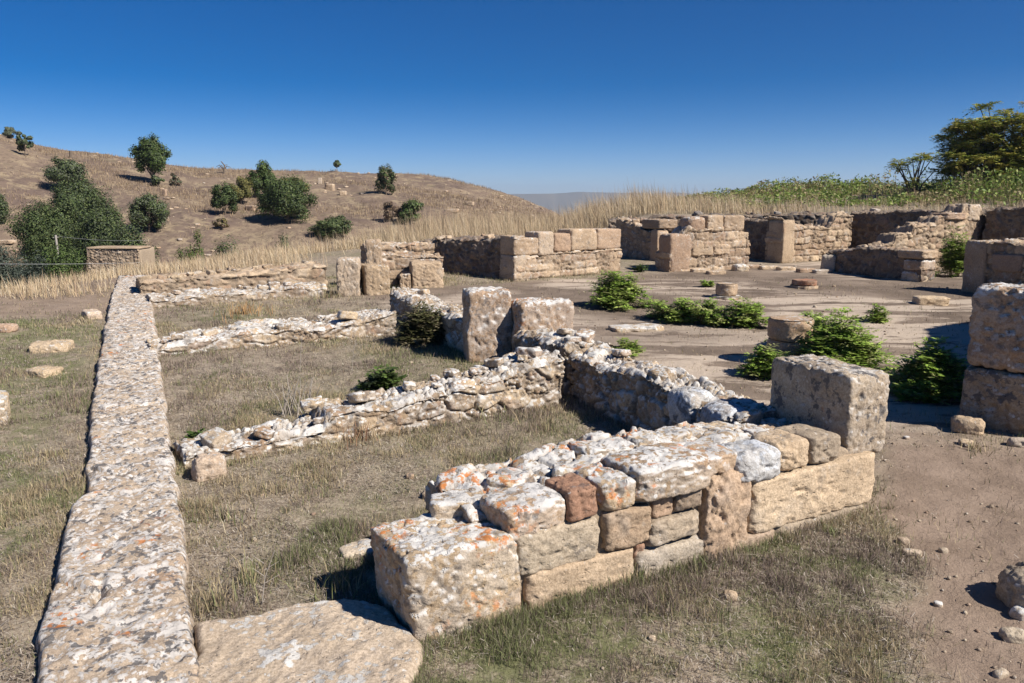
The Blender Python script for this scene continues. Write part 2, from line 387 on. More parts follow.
def shell(L, T, Hf, sink, lx, lz, res, style, amp, rough):
    """one wall as a continuous displaced surface whose relief is its stones"""
    hm = max(Hf(t) for t in np.linspace(0, L, 30)) + sink
    u, q = box_grid(max(4, int(L / res)), max(4, int(T / res)), max(4, int(hm / res)))
    t = u[:, 0] * L; d = u[:, 1] * T; so_ = rng.random(3) * 40
    hh = np.array([Hf(k) for k in np.linspace(0, L, 400)]); hh = np.interp(t, np.linspace(0, L, 400), hh)
    P0 = np.stack([t, d, t * 0], -1); hh = hh + .035 * fbm(P0 * 2.2 + so_, 2) + .02 * fbm(P0 * 7 + so_, 2)
    z = -sink + u[:, 2] * (hh + sink)
    nrm = np.stack([(u[:, 0] >= 1) * 1. - (u[:, 0] <= 0), (u[:, 1] >= 1) * 1. - (u[:, 1] <= 0), (u[:, 2] >= 1) * 1. - (u[:, 2] <= 0)], -1)
    nrm /= np.linalg.norm(nrm, axis=1)[:, None]; p = np.stack([t, d, z], -1)
    wp = p + .025 * np.stack([fbm(p * 5 + so_ + 9 * k, 3) for k in range(3)], -1)
    sd = int(rng.integers(1000))
    if style == 'rubble':
        f1, f2, cid = vor3(wp / [lx, lx * .85, lz * 1.05] + so_, sd); e = (f2 - f1) * min(lx, lz) * .62
        s1, s2, c2 = vor3(wp / (lz * .42) + so_ * 2, sd + 9, .95); e2 = (s2 - s1) * lz * .3
        sub = (cid * 7 % 1) < .3                                                     # some places are filled with small stones
        e = np.where(sub, np.minimum(e, e2), e); cid = np.where(sub, c2, cid)
    else:
        e, cid = brick(wp + [0, 0, .3], lx, lz, sd); s1, s2, c2 = vor3(wp / (lz * .5) + so_ * 2, sd + 9, .95); sub = (cid * 9 % 1) < .22; e = np.where(sub, np.minimum(e, (s2 - s1) * lz * .3), e); cid = np.where(sub, c2, cid)
        f1, f2, c3 = vor3(wp / [lx * .8, lx * .6, lx * .6] + so_, sd); top = nrm[:, 2] > .6; e = np.where(top, (f2 - f1) * lx * .4, e); cid = np.where(top, c3, cid)
    w = max(.013, res * .8)
    r = sm(e, .001, w)
    wear = sm(fbm(p * 1.7 + so_ * 1.3, 2), -.1, .5)                                # where mortar and crust fill the joints
    disp = amp * 1.15 * (r - 1) * (1 - .5 * wear) + amp * 1.2 * (cid - .5)
    disp = disp + rough * (.30 * fbm(p * 9 + so_, 3, .6) + .28 * fbm(p * 31, 3, .65) - .5 * np.clip(fbm(p * 19 + so_, 2) - .3, 0, 1))
    v = p + nrm * disp[:, None]
    # knock the arrises off
    ex = np.minimum(np.minimum(t, L - t), .2); 
    m2 = np.minimum(d, T - d); dz = np.maximum(hh - z, 0); cr = np.clip(.05 - np.minimum(m2 + dz, .05), 0, .05); v[:, 2] -= cr * .8
    return v, q, np.clip(.1 + .8 * cid + .1 * fbm(p * 3, 2), 0, 1), np.clip(1 - r * 1.2, 0, 1) * .85
def rubble_wall(name, label, a, b, T, prof, course=.16, slen=(.16, .38), n=7, ms='stone', mt='stone_top', blocks=(), z=None,
                k=6, capn=None, rough=.03, cat='stone wall', group=None, caps=5, topj=.05, sink=.08, res=None, lx=None, lz=None, style='rubble', amp=.03):
    """wall whose front face runs a->b, thickness to the left; prof = [(t, height)...]"""
    fr = Frame(a, b, z); FOOT.append((fr, T)); lx = lx or sum(slen) * .5; lz = lz or course; res = res or float(np.clip(.0016 * (fr.a[1] + fr.b[1]) / 2, .0105, .024)); pt = [p[0] for p in prof]; ph = [p[1] for p in prof]
    Hf = lambda t: float(np.interp(t, pt, ph))
    root = thing(name, tuple(fr.w(fr.L / 2, T / 2, fr.gnd(fr.L / 2))), label, cat, group); root['kind'] = 'thing'
    v, q, ti, mo = shell(fr.L, T, Hf, sink + .1, lx, lz, res, style, amp, rough)
    xy = fr.a + v[:, :1] * fr.e + v[:, 1:2] * fr.n; x0 = fr.a + v[:, :1] * fr.e; g = gz(x0[:, 0], x0[:, 1], False) if z is None else np.full(len(xy), z)
    mb = MB(); mb.add(np.concatenate([xy, (v[:, 2] + g)[:, None]], 1), q, tint=ti); o = _put(mb, 'masonry', M[ms], root, True)
    at = o.data.attributes.new('mortar', 'FLOAT', 'POINT'); at.data.foreach_set('value', mo.astype(np.float32))
    for _ in range(int(fr.L * T * caps)):
        t = rng.uniform(.08, fr.L - .08); d = rng.uniform(.08, T - .08); s = rng.uniform(.05, .15) * rng.uniform(.7, 1.2)
        if any(B[0] - .05 < t < B[1] + .05 and B[5] > Hf(t) - .05 and B[2] - .05 < d < B[3] + .05 for B in blocks): continue
        vv, qq = stone((s * rng.uniform(1, 1.7), s * rng.uniform(.8, 1.3), s * rng.uniform(.45, .75)), n, k=6, cuts=8, cd=.14, rough=rough * .7)
        vv = rot(vv, rng.uniform(0, 6.3), rng.uniform(-.25, .25), rng.uniform(-.25, .25)) + fr.w(t, d, fr.gnd(t) + Hf(t) + s * .12 + topj * rng.uniform(-.3, .3))
        top = MB(); top.add(vv, qq, tint=rng.uniform(.2, 1)); _put(top, 'loose_stone', M[mt], root, True)
    for B in blocks:
        kw = dict(n=18, k=12, cuts=3, cd=.06, rough=.03); kw.update(B[7] if len(B) > 7 else {})
        lb = kw.pop('label', None); nm = kw.pop('name', 'block')
        o = _put(block(fr, *B[:6], **kw), nm, M[B[6]], root, True)
        if lb: o['label'] = lb
    return root, fr

# ============================================================ long wall A
def long_wall():
    # outline of the top measured on the ground plan, from near to far
    Lx = [(-1.86, 1.3)] + [W(px, py, .085) for px, py in ((31, 682), (42, 611), (55, 557), (67, 502), (83, 493), (93, 386), (103, 330), (110, 300), (118, 275))]
    Rx = [(-.80, 1.3)] + [W(px, py, .085) for px, py in ((200, 683), (192, 610), (180, 520), (172, 450), (163, 385), (156, 330), (152, 295), (150, 275))]
    def resample(P, n):
        P = np.array(P); s = np.concatenate([[0], np.cumsum(np.linalg.norm(np.diff(P, axis=0), axis=1))])
        t = np.linspace(0, s[-1], n); return np.stack([np.interp(t, s, P[:, 0]), np.interp(t, s, P[:, 1])], -1)
    nl, nw = 1500, 60
    a, b = resample(Lx, nl), resample(Rx, nl); s = np.linspace(0, 15.5, nl)
    a = a + (.018 * fbm(np.stack([s*4, s*0+5, s*0], -1), 5))[:, None] * [1, 0]; b = b + (.022 * fbm(np.stack([s*4, s*0+9, s*0], -1), 5))[:, None] * [1, 0]
    w = np.linspace(0, 1, nw)
    top = a[:, None] * (1 - w)[None, :, None] + b[:, None] * w[None, :, None]
    x, y = top[..., 0], top[..., 1]
    z = gz(x, y, False) + .085
    z = z + .010 * fb2(x, y, 2.5, 3, 21) + .011 * fb2(x, y, 13, 4, 22) - .012 * np.clip(fb2(x, y, 28, 2, 23), 0, 1)
    edge = np.minimum(w, 1 - w)[None]; z = z - .05 * np.clip(1 - edge / .045, 0, 1) ** 2 - .02*np.clip(1-edge/.1, 0, 1)*(.5+.5*fb2(x, y, 5, 3, 25))
    hx, hy = W(97, 590, .085); hole = np.exp(-(((x - hx + .3 * (y - hy)) / .022) ** 2 + ((y - hy) / .075) ** 2)); z = z - .10 * hole      # the pierced hollow
    # joints between slabs
    S = s[:, None] + .12 * np.sin(w[None] * 5)
    for j, dz_ in ((1.35, .0), (2.2, .012), (2.95, -.01), (3.75, .014), (4.6, -.006), (5.3, .012), (6.1, -.012), (6.9, .008), (7.7, -.006), (8.6, .012), (9.5, -.012), (10.4, .01), (11.6, -.01), (12.7, .008), (13.7, -.006)):
        z = z - .034 * np.exp(-((S - j - .02 * fb2(x, y, 9, 2, 27)) / .013) ** 2) * sm(fb2(x, y, 3.1, 2, 28), -.45, .1) + dz_ * np.tanh((S - j) / .02) * .5
    sk = 6
    def skirt(P, sg):
        rows = []
        for i in range(1, sk + 1):
            f = i / sk; xx = P[:, 0] + sg * .012 * fbm(np.stack([s*8, s*0+f*4, s*0+sg], -1), 3); yy = P[:, 1]
            zz = gz(P[:, 0], P[:, 1], False) + .035 - .33 * f + .0
            rows.append(np.stack([xx, yy, zz], -1))
        return rows
    cols = skirt(a, -1)[::-1] + [np.stack([x[:, i], y[:, i], z[:, i]], -1) for i in range(nw)] + skirt(b, 1)
    V = np.stack(cols, 1); nc = V.shape[1]
    i = np.arange(nl - 1)[:, None] * nc + np.arange(nc - 1)[None]; q = np.stack([i, i + 1, i + nc + 1, i + nc], -1).reshape(-1, 4)
    # end caps
    e0 = [[k_, k_+1, nc-2-k_, nc-1-k_] for k_ in range(nc//2 - 1)]; e1 = [[(nl-1)*nc + c_ for c_ in e][::-1] for e in e0]
    root = tag(thing('long_wall', (-4.3, 9.3, .1), 'long low stone wall running back from the left foreground, flat top flecked with lichen', 'stone wall'), kind='thing')
    mb = MB(); mb.add(V.reshape(-1, 3), np.concatenate([q, np.array(e0), np.array(e1)]), tint=.6)
    _put(mb, 'wall_top', M['long'], root)
    class FF: pass
    FOOT.append(('poly', np.concatenate([np.array(Lx), np.array(Rx)[::-1]])))
long_wall()

# ============================================================ front wall F, every stone its own part
def front_wall():
    fr = Frame((-.39, 3.03), (2.11, 4.47)); FOOT.append((fr, .72))
    root = thing('rubble_wall', tuple(fr.w(1.45, .33, .01)), 'foreground wall of mixed blocks and rubble with orange lichen on its top', 'stone wall')
    def B(name, m, t0, t1, d0, d1, z0, z1, label=None, **kw):
        k = dict(n=22, k=12, cuts=6, cd=.09, rough=.024); k.update(kw)
        o = _put(block(fr, t0, t1, d0, d1, z0, z1, **k), name, M[m], root)
        if label: o['label'] = label
    so, st, ta, gr = 'stone_orange', 'stone', 'stone_tan', 'stone_grey'
    B('corner_block', so, -.02, .50, .0, .46, -.05, .37, 'large corner block with white and orange lichen on top', n=56, k=16, cuts=2, cd=.03, rough=.028, lean=-.12, seed=5, tint=.62)
    # lower courses, front face
    B('ashlar', ta, .53, 1.14, -.005, .36, -.04, .165, n=30, k=12, tint=.6)
    B('ashlar', gr, .49, .925, .01, .34, .15, .355, n=30, k=12, cd=.05, tint=.75)
    B('ashlar', ta, .95, 1.235, -.01, .30, .165, .36, n=26, k=9, tint=.3, seed=11)
    B('stone', gr, 1.155, 1.60, .0, .3, -.05, .115, n=24, tint=.7)
    B('stone', gr, 1.215, 1.565, -.01, .3, .125, .262, n=24, k=8, tint=.5)
    B('stone', ta, 1.245, 1.385, .02, .25, .265, .385, n=16, k=9, tint=.4)
    B('stone', gr, 1.395, 1.565, .0, .28, .265, .40, n=18, k=8, tint=.1)
    B('stone', 'stone_red', 1.145, 1.21, .02, .2, .08, .16, n=10, k=9)
    B('block', ta, 1.58, 1.885, -.01, .36, -.06, .405, 'upright tan block with a pitted face', n=34, k=10, rough=.042, tint=.8)
    B('ashlar', ta, 1.905, 2.905, -.015, .38, .03, .335, 'long tan ashlar at the wall end', n=48, k=14, cuts=3, cd=.04, rough=.03, tint=.85, seed=21)
    B('stone', gr, 1.65, 2.1, -.01, .4, -.12, .045, n=16, tint=.8); B('stone', gr, 2.1, 2.85, -.01, .4, -.12, .04, n=16, tint=.5)
    # upper course along the front
    B('cap_stone', so, .44, .76, .02, .30, .33, .475, n=28, k=9, tint=.8, seed=31, r=(.05, 0, -.06))
    B('cap_stone', 'stone_red', .755, .92, .0, .24, .36, .505, 'dull red stone in the top course', n=22, k=9, cuts=7, seed=33, tint=.4)
    B('cap_stone', so, .925, 1.135, -.01, .26, .36, .515, n=24, k=4.5, cuts=6, tint=.6, seed=34)
    B('cap_stone', so, 1.12, 1.60, -.03, .30, .375, .545, 'broad pinkish cap slab with white lichen along its edge', n=34, k=9, cuts=5, tint=.35, seed=35)
    B('cap_stone', so, 1.56, 1.83, .03, .3, .40, .505, n=22, k=9, tint=.8)
    B('cap_stone', 'stone_blue', 1.79, 2.11, -.02, .24, .325, .50, 'rounded blue grey boulder in the top course', n=28, k=4.5, cuts=6, seed=38, tint=.7)
    B('cap_stone', ta, 2.10, 2.36, -.0, .25, .33, .51, n=24, k=4.5, cuts=6, seed=39, tint=.85)
    B('cap_stone', gr, 2.34, 2.60, -.0, .30, .33, .49, n=22, k=9, cuts=6, seed=40, tint=.6, r=(.06, 0, .08))
    L2 = 2.5; hf = lambda t: float(np.interp(t, [0, .5, .9, 1.6, 2.5], [.40, .47, .49, .455, .40]))
    v, q, ti, mo = shell(L2, .50, hf, .2, .22, .2, .0095, 'rubble', .030, .022)
    xy = fr.a + (v[:, :1] + .36) * fr.e + (v[:, 1:2] + .21) * fr.n; mb = MB(); mb.add(np.concatenate([xy, (v[:, 2] + gz(xy[:, 0], xy[:, 1], False))[:, None]], 1), q, tint=ti)
    o = _put(mb, 'rubble_top', M['stone_orange'], root); at = o.data.attributes.new('mortar', 'FLOAT', 'POINT'); at.data.foreach_set('value', mo.astype(np.float32))
    for i, (t, d, s_, m, hz) in enumerate([(.40, .42, .24, so, .10), (.70, .45, .22, so, .08), (1.0, .34, .2, so, .08), (1.28, .52, .26, so, .09), (1.62, .40, .22, 'stone_top', .08), (1.78, .55, .26, 'stone_top', .10), (2.02, .40, .24, 'stone_top', .09),
            (2.2, .55, .2, 'stone_top', .08), (2.38, .4, .2, 'stone_top', .08), (1.5, .3, .14, so, .06), (1.95, .28, .12, 'stone_top', .06), (2.5, .45, .14, 'stone', .06)]):
        B('cap_stone', m, t - s_*.55, t + s_*.55, d - s_*.4, d + s_*.4, hf(t - .36) - .08, hf(t - .36) + hz * .16, n=20, k=9, cuts=8, cd=.14, tint=rng.uniform(.5, 1), r=(rng.uniform(-.6, .6), rng.uniform(-.12, .12), rng.uniform(-.12, .12)))
    # inner face stones
    for i in range(9):
        t = .3 + i * .25; B('stone', st, t, t + .24, .50, .70, -.05, .24, n=12, k=8)
    # mortar core
    mb = MB(); v, q = stone((2.32, .46, .50), 60, k=16, cuts=0, rough=.035)
    v = rot(v, fr.rz) + fr.w(1.665, .276, .165); mb.add(v, q); _put(mb, 'rubble_core', M['core'], root)
    mb = MB(); v, q = stone((1.0, .34, .44), 40, k=16, cuts=0, rough=.02)
    v = rot(v, fr.rz) + fr.w(.95, .215, .15); mb.add(v, q); _put(mb, 'rubble_core', M['core'], root)
    # big upright block: stands on the wall, its own long axis turned inward
    f2 = Frame((1.92, 4.43), (1.92 + .93, 4.43 + .37))
    o = _put(block(f2, 0, .325, 0, .68, .29, .785, n=60, k=15, cuts=3, cd=.03, rough=.022, seed=77, tint=.7), 'upright_block', M['crusted'], root)
    o['label'] = 'big upright block with a dark lichened side'
    # ground slab (threshold) left of the corner block
front_wall()
def threshold():
    a, b = (-1.10, 2.72), (-.44, 3.02)
    pts = [(-1.0, 2.2), (-.40, 2.35)] + [W(px, py, .045) for px, py in ((425, 640), (385, 603), (345, 596), (290, 603), (250, 612), (196, 622))]
    cx, cy = np.mean([p[0] for p in pts]), np.mean([p[1] for p in pts]); n = 60
    P = np.array(pts); seg = np.concatenate([P, P[:1]]); s = np.concatenate([[0], np.cumsum(np.linalg.norm(np.diff(seg, axis=0), axis=1))])
    t = np.linspace(0, s[-1], 241)[:-1]; ring = np.stack([np.interp(t, s, seg[:, 0]), np.interp(t, s, seg[:, 1])], -1)
    ring = ring + .02 * np.stack([fb2(ring[:, 0], ring[:, 1], 7, 3, 31), fb2(ring[:, 0], ring[:, 1], 7, 3, 32)], -1)
    fs = np.linspace(0, 1, n); V = []
    for f in fs:
        p = np.array([cx, cy]) + (ring - [cx, cy]) * f
        z = gz(p[:, 0], p[:, 1], False) + .045 + .010 * fb2(p[:, 0], p[:, 1], 5, 4, 33) + .006 * fb2(p[:, 0], p[:, 1], 25, 3, 34) - .03 * max(0, (f - .93) / .07) ** 2
        V.append(np.stack([p[:, 0], p[:, 1], z], -1))
    lo = V[-1].copy(); lo[:, 2] -= .12; V.append(lo); V = np.array(V); nr, nc = V.shape[:2]
    i = np.arange(nr - 1)[:, None] * nc; j = np.arange(nc)[None]; q = np.stack([i + j, i + nc + j, i + nc + (j + 1) % nc, i + (j + 1) % nc], -1).reshape(-1, 4)
    mb = MB(); mb.add(V.reshape(-1, 3), q, tint=.45); o = mb.build('threshold_slab', M['pale'], origin=(cx, cy, 0))
    tag(o, 'flat worn slab lying between the long wall and the corner block', 'stone slab'); FOOT.append(('poly', P))
threshold()

# ============================================================ the other walls
rubble_wall('rubble_wall', 'short dark-sided rubble wall running back from the big upright block', (.50, 6.95), (1.42, 4.85), .42,
    [(0, .44), (.6, .42), (1.4, .45), (2.3, .44)], course=.13, slen=(.12, .3), n=12, capn=14, ms='stone_top', mt='stone_top', k=4.5, rough=.035,
    blocks=[(1.55, 1.85, -.06, .2, .2, .47, 'stone_blue', dict(k=3.2, n=20)), (1.9, 2.2, -.05, .22, .18, .45, 'stone_blue', dict(k=3.2, n=20))])
rubble_wall('rubble_wall', 'low crumbling rubble wall crossing behind the front room, with loose white stones on top', (-2.17, 5.10), (.44, 6.68), .45,
    [(0, .11), (.5, .13), (.95, .15), (1.0, .24), (1.9, .27), (2.3, .34), (3.1, .44)], ms='stone_top', amp=.024, course=.13, slen=(.14, .34), n=12, capn=14, mt='stone_top', k=4.5, topj=.07, caps=14)
rubble_wall('rubble_wall', 'ruined wall stub joining the crossing wall to the pair of upright slabs', (.0, 8.15), (.46, 7.0), .5,
    [(0, .40), (1.2, .46)], ms='stone_top', course=.14, slen=(.14, .3), n=11, mt='stone_top', k=4.5)
rubble_wall('rubble_wall', 'narrow rubble wall with ivy-like scrub running back from the upright slabs', (-1.75, 11.3), (-.42, 8.5), .5,
    [(0, .38), (1, .33), (2, .36), (3.1, .40)], course=.13, slen=(.14, .34), n=9, mt='stone_top', ms='stone_top', k=4.5)
rubble_wall('rubble_wall', 'broad worn low wall, second one back from the front room', (-3.95, 8.60), (-1.45, 9.92), .75,
    [(0, .12), (1, .19), (2, .21), (2.9, .30)], amp=.022, caps=7, course=.12, slen=(.16, .42), n=9, mt='stone_top', ms='stone_top', k=4.5)
rubble_wall('rubble_wall', 'lowest worn wall step in front of the far left room', (-5.55, 12.15), (-3.12, 13.4), .8,
    [(0, .14), (3, .2)], amp=.022, caps=7, course=.12, slen=(.2, .5), n=8, mt='stone_top', ms='stone_top', k=5)
rubble_wall('rubble_wall', 'upper worn wall ledge behind the lowest step on the far left', (-6.1, 13.05), (-3.35, 14.5), .9,
    [(0, .30), (1.5, .34), (3.3, .44)], amp=.022, caps=7, course=.14, slen=(.2, .5), n=8, mt='stone', ms='stone_tan', k=5)

def upright(name, label, a, b, T, h, m='stone_top', **kw):
    fr = Frame(a, b); k = dict(n=34, k=12, cuts=4, cd=.07, rough=.04); k.update(kw); FOOT.append((fr, T))
    mb = block(fr, 0, fr.L, 0, T, -.08, h, **k); c = fr.w(fr.L/2, T/2, fr.gnd(fr.L/2))
    o = mb.build(name, M[m], origin=tuple(c)); return tag(o, label, 'stone block')
upright('upright_slab', 'square upright slab with mottled lichen face, left of the central pair', (-.47, 8.32), (.01, 8.42), .40, .76, 'stone_top', seed=101, tint=.4)
upright('upright_slab', 'broader leaning upright slab with orange patches, right of the central pair', (.09, 8.20), (.68, 8.45), .42, .66, 'stone_orange', seed=108, tint=.4, cd=.14, cuts=5)
upright('upright_slab', 'upright slab at the corner of the far left wall ends', (-2.96, 13.45), (-2.57, 13.5), .42, .62, 'stone_far', seed=103, tint=.7)
upright('upright_slab', 'upright slab beside the far left corner slab, rougher and lower', (-2.50, 13.55), (-2.08, 13.7), .5, .50, 'stone', seed=104, tint=.5)
upright('upright_slab', 'narrow tall slab standing behind the far left corner slab', (-2.66, 14.6), (-2.38, 14.65), .3, .86, 'stone_far', seed=105, tint=.6)
upright('upright_slab', 'squared pale block at the near end of the dark far wall', (-1.82, 14.5), (-1.26, 14.62), .5, .46, 'stone_tan', seed=106, tint=.6)
upright('upright_slab', 'low block leaning against the squared pale block', (-2.05, 14.5), (-1.84, 14.5), .5, .26, 'stone_far', seed=107, tint=.6)
rubble_wall('rubble_wall', 'low wall of reddish and tan blocks between the far left slabs and the squared block', (-2.5, 14.9), (-1.3, 15.2), .5,
    [(0, .62), (.6, .55), (1.2, .5)], style='brick', amp=.038, course=.2, slen=(.3, .6), n=9, mt='stone_far', ms='stone_far', k=8)
rubble_wall('rubble_wall', 'dark rubble wall at the back left of the courtyard, left of the ashlar wall', (-1.95, 17.15), (-.10, 15.95), 1.1,
    [(0, .72), (2.2, .80)], course=.15, slen=(.12, .28), n=10, mt='stone_far', ms='stone_shaded', k=3.6, rough=.05)
rubble_wall('rubble_wall', 'pale back wall reaching left behind the narrow tall slab', (-3.0, 16.4), (-1.4, 17.0), .6,
    [(0, .60), (1.8, .66)], style='brick', amp=.038, course=.2, slen=(.3, .6), n=8, mt='stone_far', ms='stone_far', k=7)
rubble_wall('ashlar_wall', 'ashlar wall with two tall courses of squared blocks at the back of the courtyard', (.04, 15.6), (2.35, 17.25), .5,
    [(0, .42), (.6, .45), (.9, .5), (2.84, .5)], style='brick', amp=.038, course=.15, slen=(.18, .45), n=9, mt='stone_far', ms='stone_far', k=7, caps=0,
    blocks=[(0, .42, 0, .5, -.05, .5, 'stone_far', dict(tint=.7)), (0, .62, 0, .5, .48, .82, 'stone_far', dict(tint=.5)), (.0, .25, 0, .5, .80, .86, 'stone_far', dict(tint=.6)),
            (.60, 1.0, .0, .5, .45, .92, 'stone_far', dict(tint=.7)), (1.0, 1.45, 0, .5, .5, .88, 'stone_tan', dict(tint=.4)), (1.45, 2.15, 0, .5, .5, .95, 'stone_far', dict(tint=.6)),
            (2.15, 2.84, 0, .5, .5, .93, 'stone_far', dict(tint=.8)), (2.5, 2.84, .01, .5, .0, .5, 'stone_far', dict(tint=.6))])
rubble_wall('rubble_wall', 'small shaded wall with an upright jamb and a capping block, between the two ashlar walls', (2.75, 21.4), (3.55, 19.6), .34,
    [(0, .95), (1.9, .7)], course=.16, slen=(.15, .35), n=8, mt='stone_far', ms='stone_far', k=5,
    blocks=[(1.65, 1.97, -.02, .32, -.05, .78, 'stone_tan', dict(name='jamb', tint=.8)), (1.25, 2.02, -.03, .55, .78, 1.0, 'stone_far', dict(name='capping_block', tint=.3))])
rubble_wall('ashlar_wall', 'squared block wall with a rounded block course on top, right of centre in the courtyard', (3.38, 17.2), (5.35, 18.05), .55,
    [(0, .4), (.5, .95), (1.9, .95), (2.14, .6)], style='brick', amp=.038, course=.19, slen=(.22, .55), n=10, mt='stone_far', ms='stone_far', k=7, caps=0,
    blocks=[(0, .55, -.02, .5, -.05, .80, 'stone_far', dict(k=8, tint=.4)), (.5, .95, 0, .5, .82, 1.16, 'stone_far', dict(k=4, tint=.4)),
            (.95, 1.4, 0, .5, .82, 1.18, 'stone_far', dict(tint=.6)), (1.4, 1.95, 0, .5, .82, 1.17, 'stone_far', dict(tint=.5)),
            (.58, 1.15, -.01, .4, .32, .58, 'stone_tan', dict(tint=.5)), (1.15, 1.6, -.01, .4, .32, .56, 'stone_far', dict(tint=.5)), (1.6, 2.1, 0, .4, .58, .8, 'stone_far', dict(tint=.6))])
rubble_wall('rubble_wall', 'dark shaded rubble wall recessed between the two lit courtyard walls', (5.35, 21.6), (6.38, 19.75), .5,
    [(0, 1.0), (2.1, 1.0)], course=.16, slen=(.14, .34), n=8, mt='stone_far', ms='stone_shaded', k=4.5)
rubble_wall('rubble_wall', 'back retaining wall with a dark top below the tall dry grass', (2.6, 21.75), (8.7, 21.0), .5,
    [(0, .85), (1.5, .98), (6.1, 1.12)], course=.17, slen=(.16, .4), n=7, mt='stone_shaded', ms='stone_shaded', k=4.5)
rubble_wall('rubble_wall', 'sunlit wall of small coursed stones with a notched top and a square pier', (6.42, 19.15), (8.5, 20.15), .55,
    [(0, 1.08), (.3, .95), (1.0, .82), (1.5, .82), (1.75, 1.10), (2.3, 1.15)], style='brick', amp=.038, course=.15, slen=(.16, .36), n=9, mt='stone_far', ms='stone_tan', k=6,
    blocks=[(0, .38, -.03, .5, -.05, 1.02, 'stone_tan', dict(tint=.6, label='square pier at the wall end'))])
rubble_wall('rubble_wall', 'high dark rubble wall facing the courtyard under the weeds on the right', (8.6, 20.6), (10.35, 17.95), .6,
    [(0, 1.18), (3.2, 1.3)], course=.17, slen=(.16, .42), n=8, mt='stone_far', ms='stone_shaded', k=4.5)
rubble_wall('rubble_wall', 'sunlit rubble wall climbing in steps towards the right', (7.55, 16.55), (10.35, 17.9), .5,
    [(0, .62), (.45, .66), (.5, .82), (1.0, .86), (1.05, 1.0), (1.7, 1.04), (1.75, 1.16), (2.5, 1.25), (2.6, 1.4), (3.1, 1.42)], course=.13, slen=(.12, .3), n=9, mt='stone_far', ms='stone_tan', k=4.5,
    blocks=[(2.7, 3.1, -.02, .45, 1.05, 1.42, 'stone_far', dict(tint=.7)), (1.95, 2.6, -.04, .4, 1.1, 1.24, 'stone_far', dict(tint=.4))])
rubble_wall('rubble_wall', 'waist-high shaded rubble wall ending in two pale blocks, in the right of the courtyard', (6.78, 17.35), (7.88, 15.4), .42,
    [(0, .42), (.8, .56), (2.25, .60)], course=.17, slen=(.16, .4), n=10, mt='stone_far', ms='stone_shaded', k=4,
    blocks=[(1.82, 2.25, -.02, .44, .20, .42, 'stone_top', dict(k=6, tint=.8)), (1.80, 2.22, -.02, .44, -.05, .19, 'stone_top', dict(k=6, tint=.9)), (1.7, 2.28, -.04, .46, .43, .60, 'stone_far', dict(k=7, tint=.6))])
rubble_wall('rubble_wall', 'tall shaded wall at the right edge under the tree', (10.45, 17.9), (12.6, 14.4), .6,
    [(0, 1.35), (4, 1.5)], course=.19, slen=(.2, .55), n=8, mt='stone_far', ms='stone_shaded', k=5)
rubble_wall('rubble_wall', 'shaded wall with an upright end slab and squared blocks at the right edge', (7.93, 14.05), (9.1, 11.6), .5,
    [(0, .85), (.5, .92), (2.7, .95)], style='brick', amp=.038, course=.2, slen=(.25, .5), n=9, mt='stone_far', ms='stone_far', k=7,
    blocks=[(0, .40, -.03, .46, -.05, .90, 'stone_far', dict(label='upright end slab', tint=.5)), (.5, 1.05, -.05, .4, .42, .72, 'stone_grey', dict(tint=.4))])

# right foreground pillar of two stacked blocks and an unseen taller wall beyond the frame, added to cast shade
def pillar():
    a = np.array([3.53, 6.16]); b = np.array([3.93, 5.66])
    fr = Frame(a, b); root = thing('block_pillar', tuple(fr.w(.33, .3, .06)), 'tall pillar of two stacked blocks at the right edge beside the path', 'stone pillar')
    FOOT.append((fr, .7))
    _put(block(fr, 0, .65, 0, .68, -.08, .46, n=44, k=12, cuts=3, cd=.05, rough=.035, tint=.5, seed=201), 'lower_block', M['crusted'], root)
    _put(block(fr, .02, .66, .0, .66, .465, 1.10, n=48, k=9, cuts=5, cd=.10, rough=.045, tint=.4, seed=205), 'upper_block', M['stone_top'], root)
pillar()
rubble_wall('rubble_wall', 'unseen tall wall beyond the two-block pillar at the right, shaped for the shade it casts', (4.55, 6.22), (11.6, 9.45), .6,
    [(0, 1.15), (1.6, 1.55), (4.6, 3.2), (7.8, 3.6)], course=.24, slen=(.3, .7), n=6, mt='stone', ms='stone', k=7, caps=0)

# ============================================================ column remains and loose stones
def column(name, label, x, y, r, drums, m='stone_far'):
    z = g1(x, y); root = thing(name, (x, y, z), label, 'column')
    zz = -.05
    for nm, h, rr, mm in drums:
        n, rings = 64, max(8, int(h / .012)); a = np.linspace(0, 2*PI, n, endpoint=False); V = []
        prof = [(.0, 0), (.5, 0), (.92, 0)] + [(1, t) for t in np.linspace(.0, 1, rings)] + [(.96, 1), (.9, 1.0), (.6, 1), (.3, 1), (0.0, 1)]
        for f, t in prof:
            R = r * rr * f; P = np.stack([np.cos(a) * R, np.sin(a) * R, np.full(n, zz + h * t)], -1)
            e = math.exp(-(min(t, 1 - t) / .06) ** 2) * .02 if f == 1 else 0
            P[:, :2] *= 1 - e / r; dsp = .018 * fbm(P * 9 + r * 40 + zz * 7, 4); P[:, :2] *= (1 + dsp / r)[:, None]; P[:, 2] += .006 * fbm(P * 12, 3) * (t == 1)
            V.append(P + [x, y, z])
        V = np.array(V); nr = len(V); i = np.arange(nr - 1)[:, None] * n; j = np.arange(n)[None]
        q = np.stack([i + j, i + (j+1) % n, i + n + (j+1) % n, i + n + j], -1).reshape(-1, 4)
        mb = MB(); mb.add(V.reshape(-1, 3), q, tint=.5); _put(mb, nm, M[mm], root); zz += h + .004
    FOOT.append(('poly', np.array([(x + r*math.cos(t), y + r*math.sin(t)) for t in np.linspace(0, 6.28, 9)])))
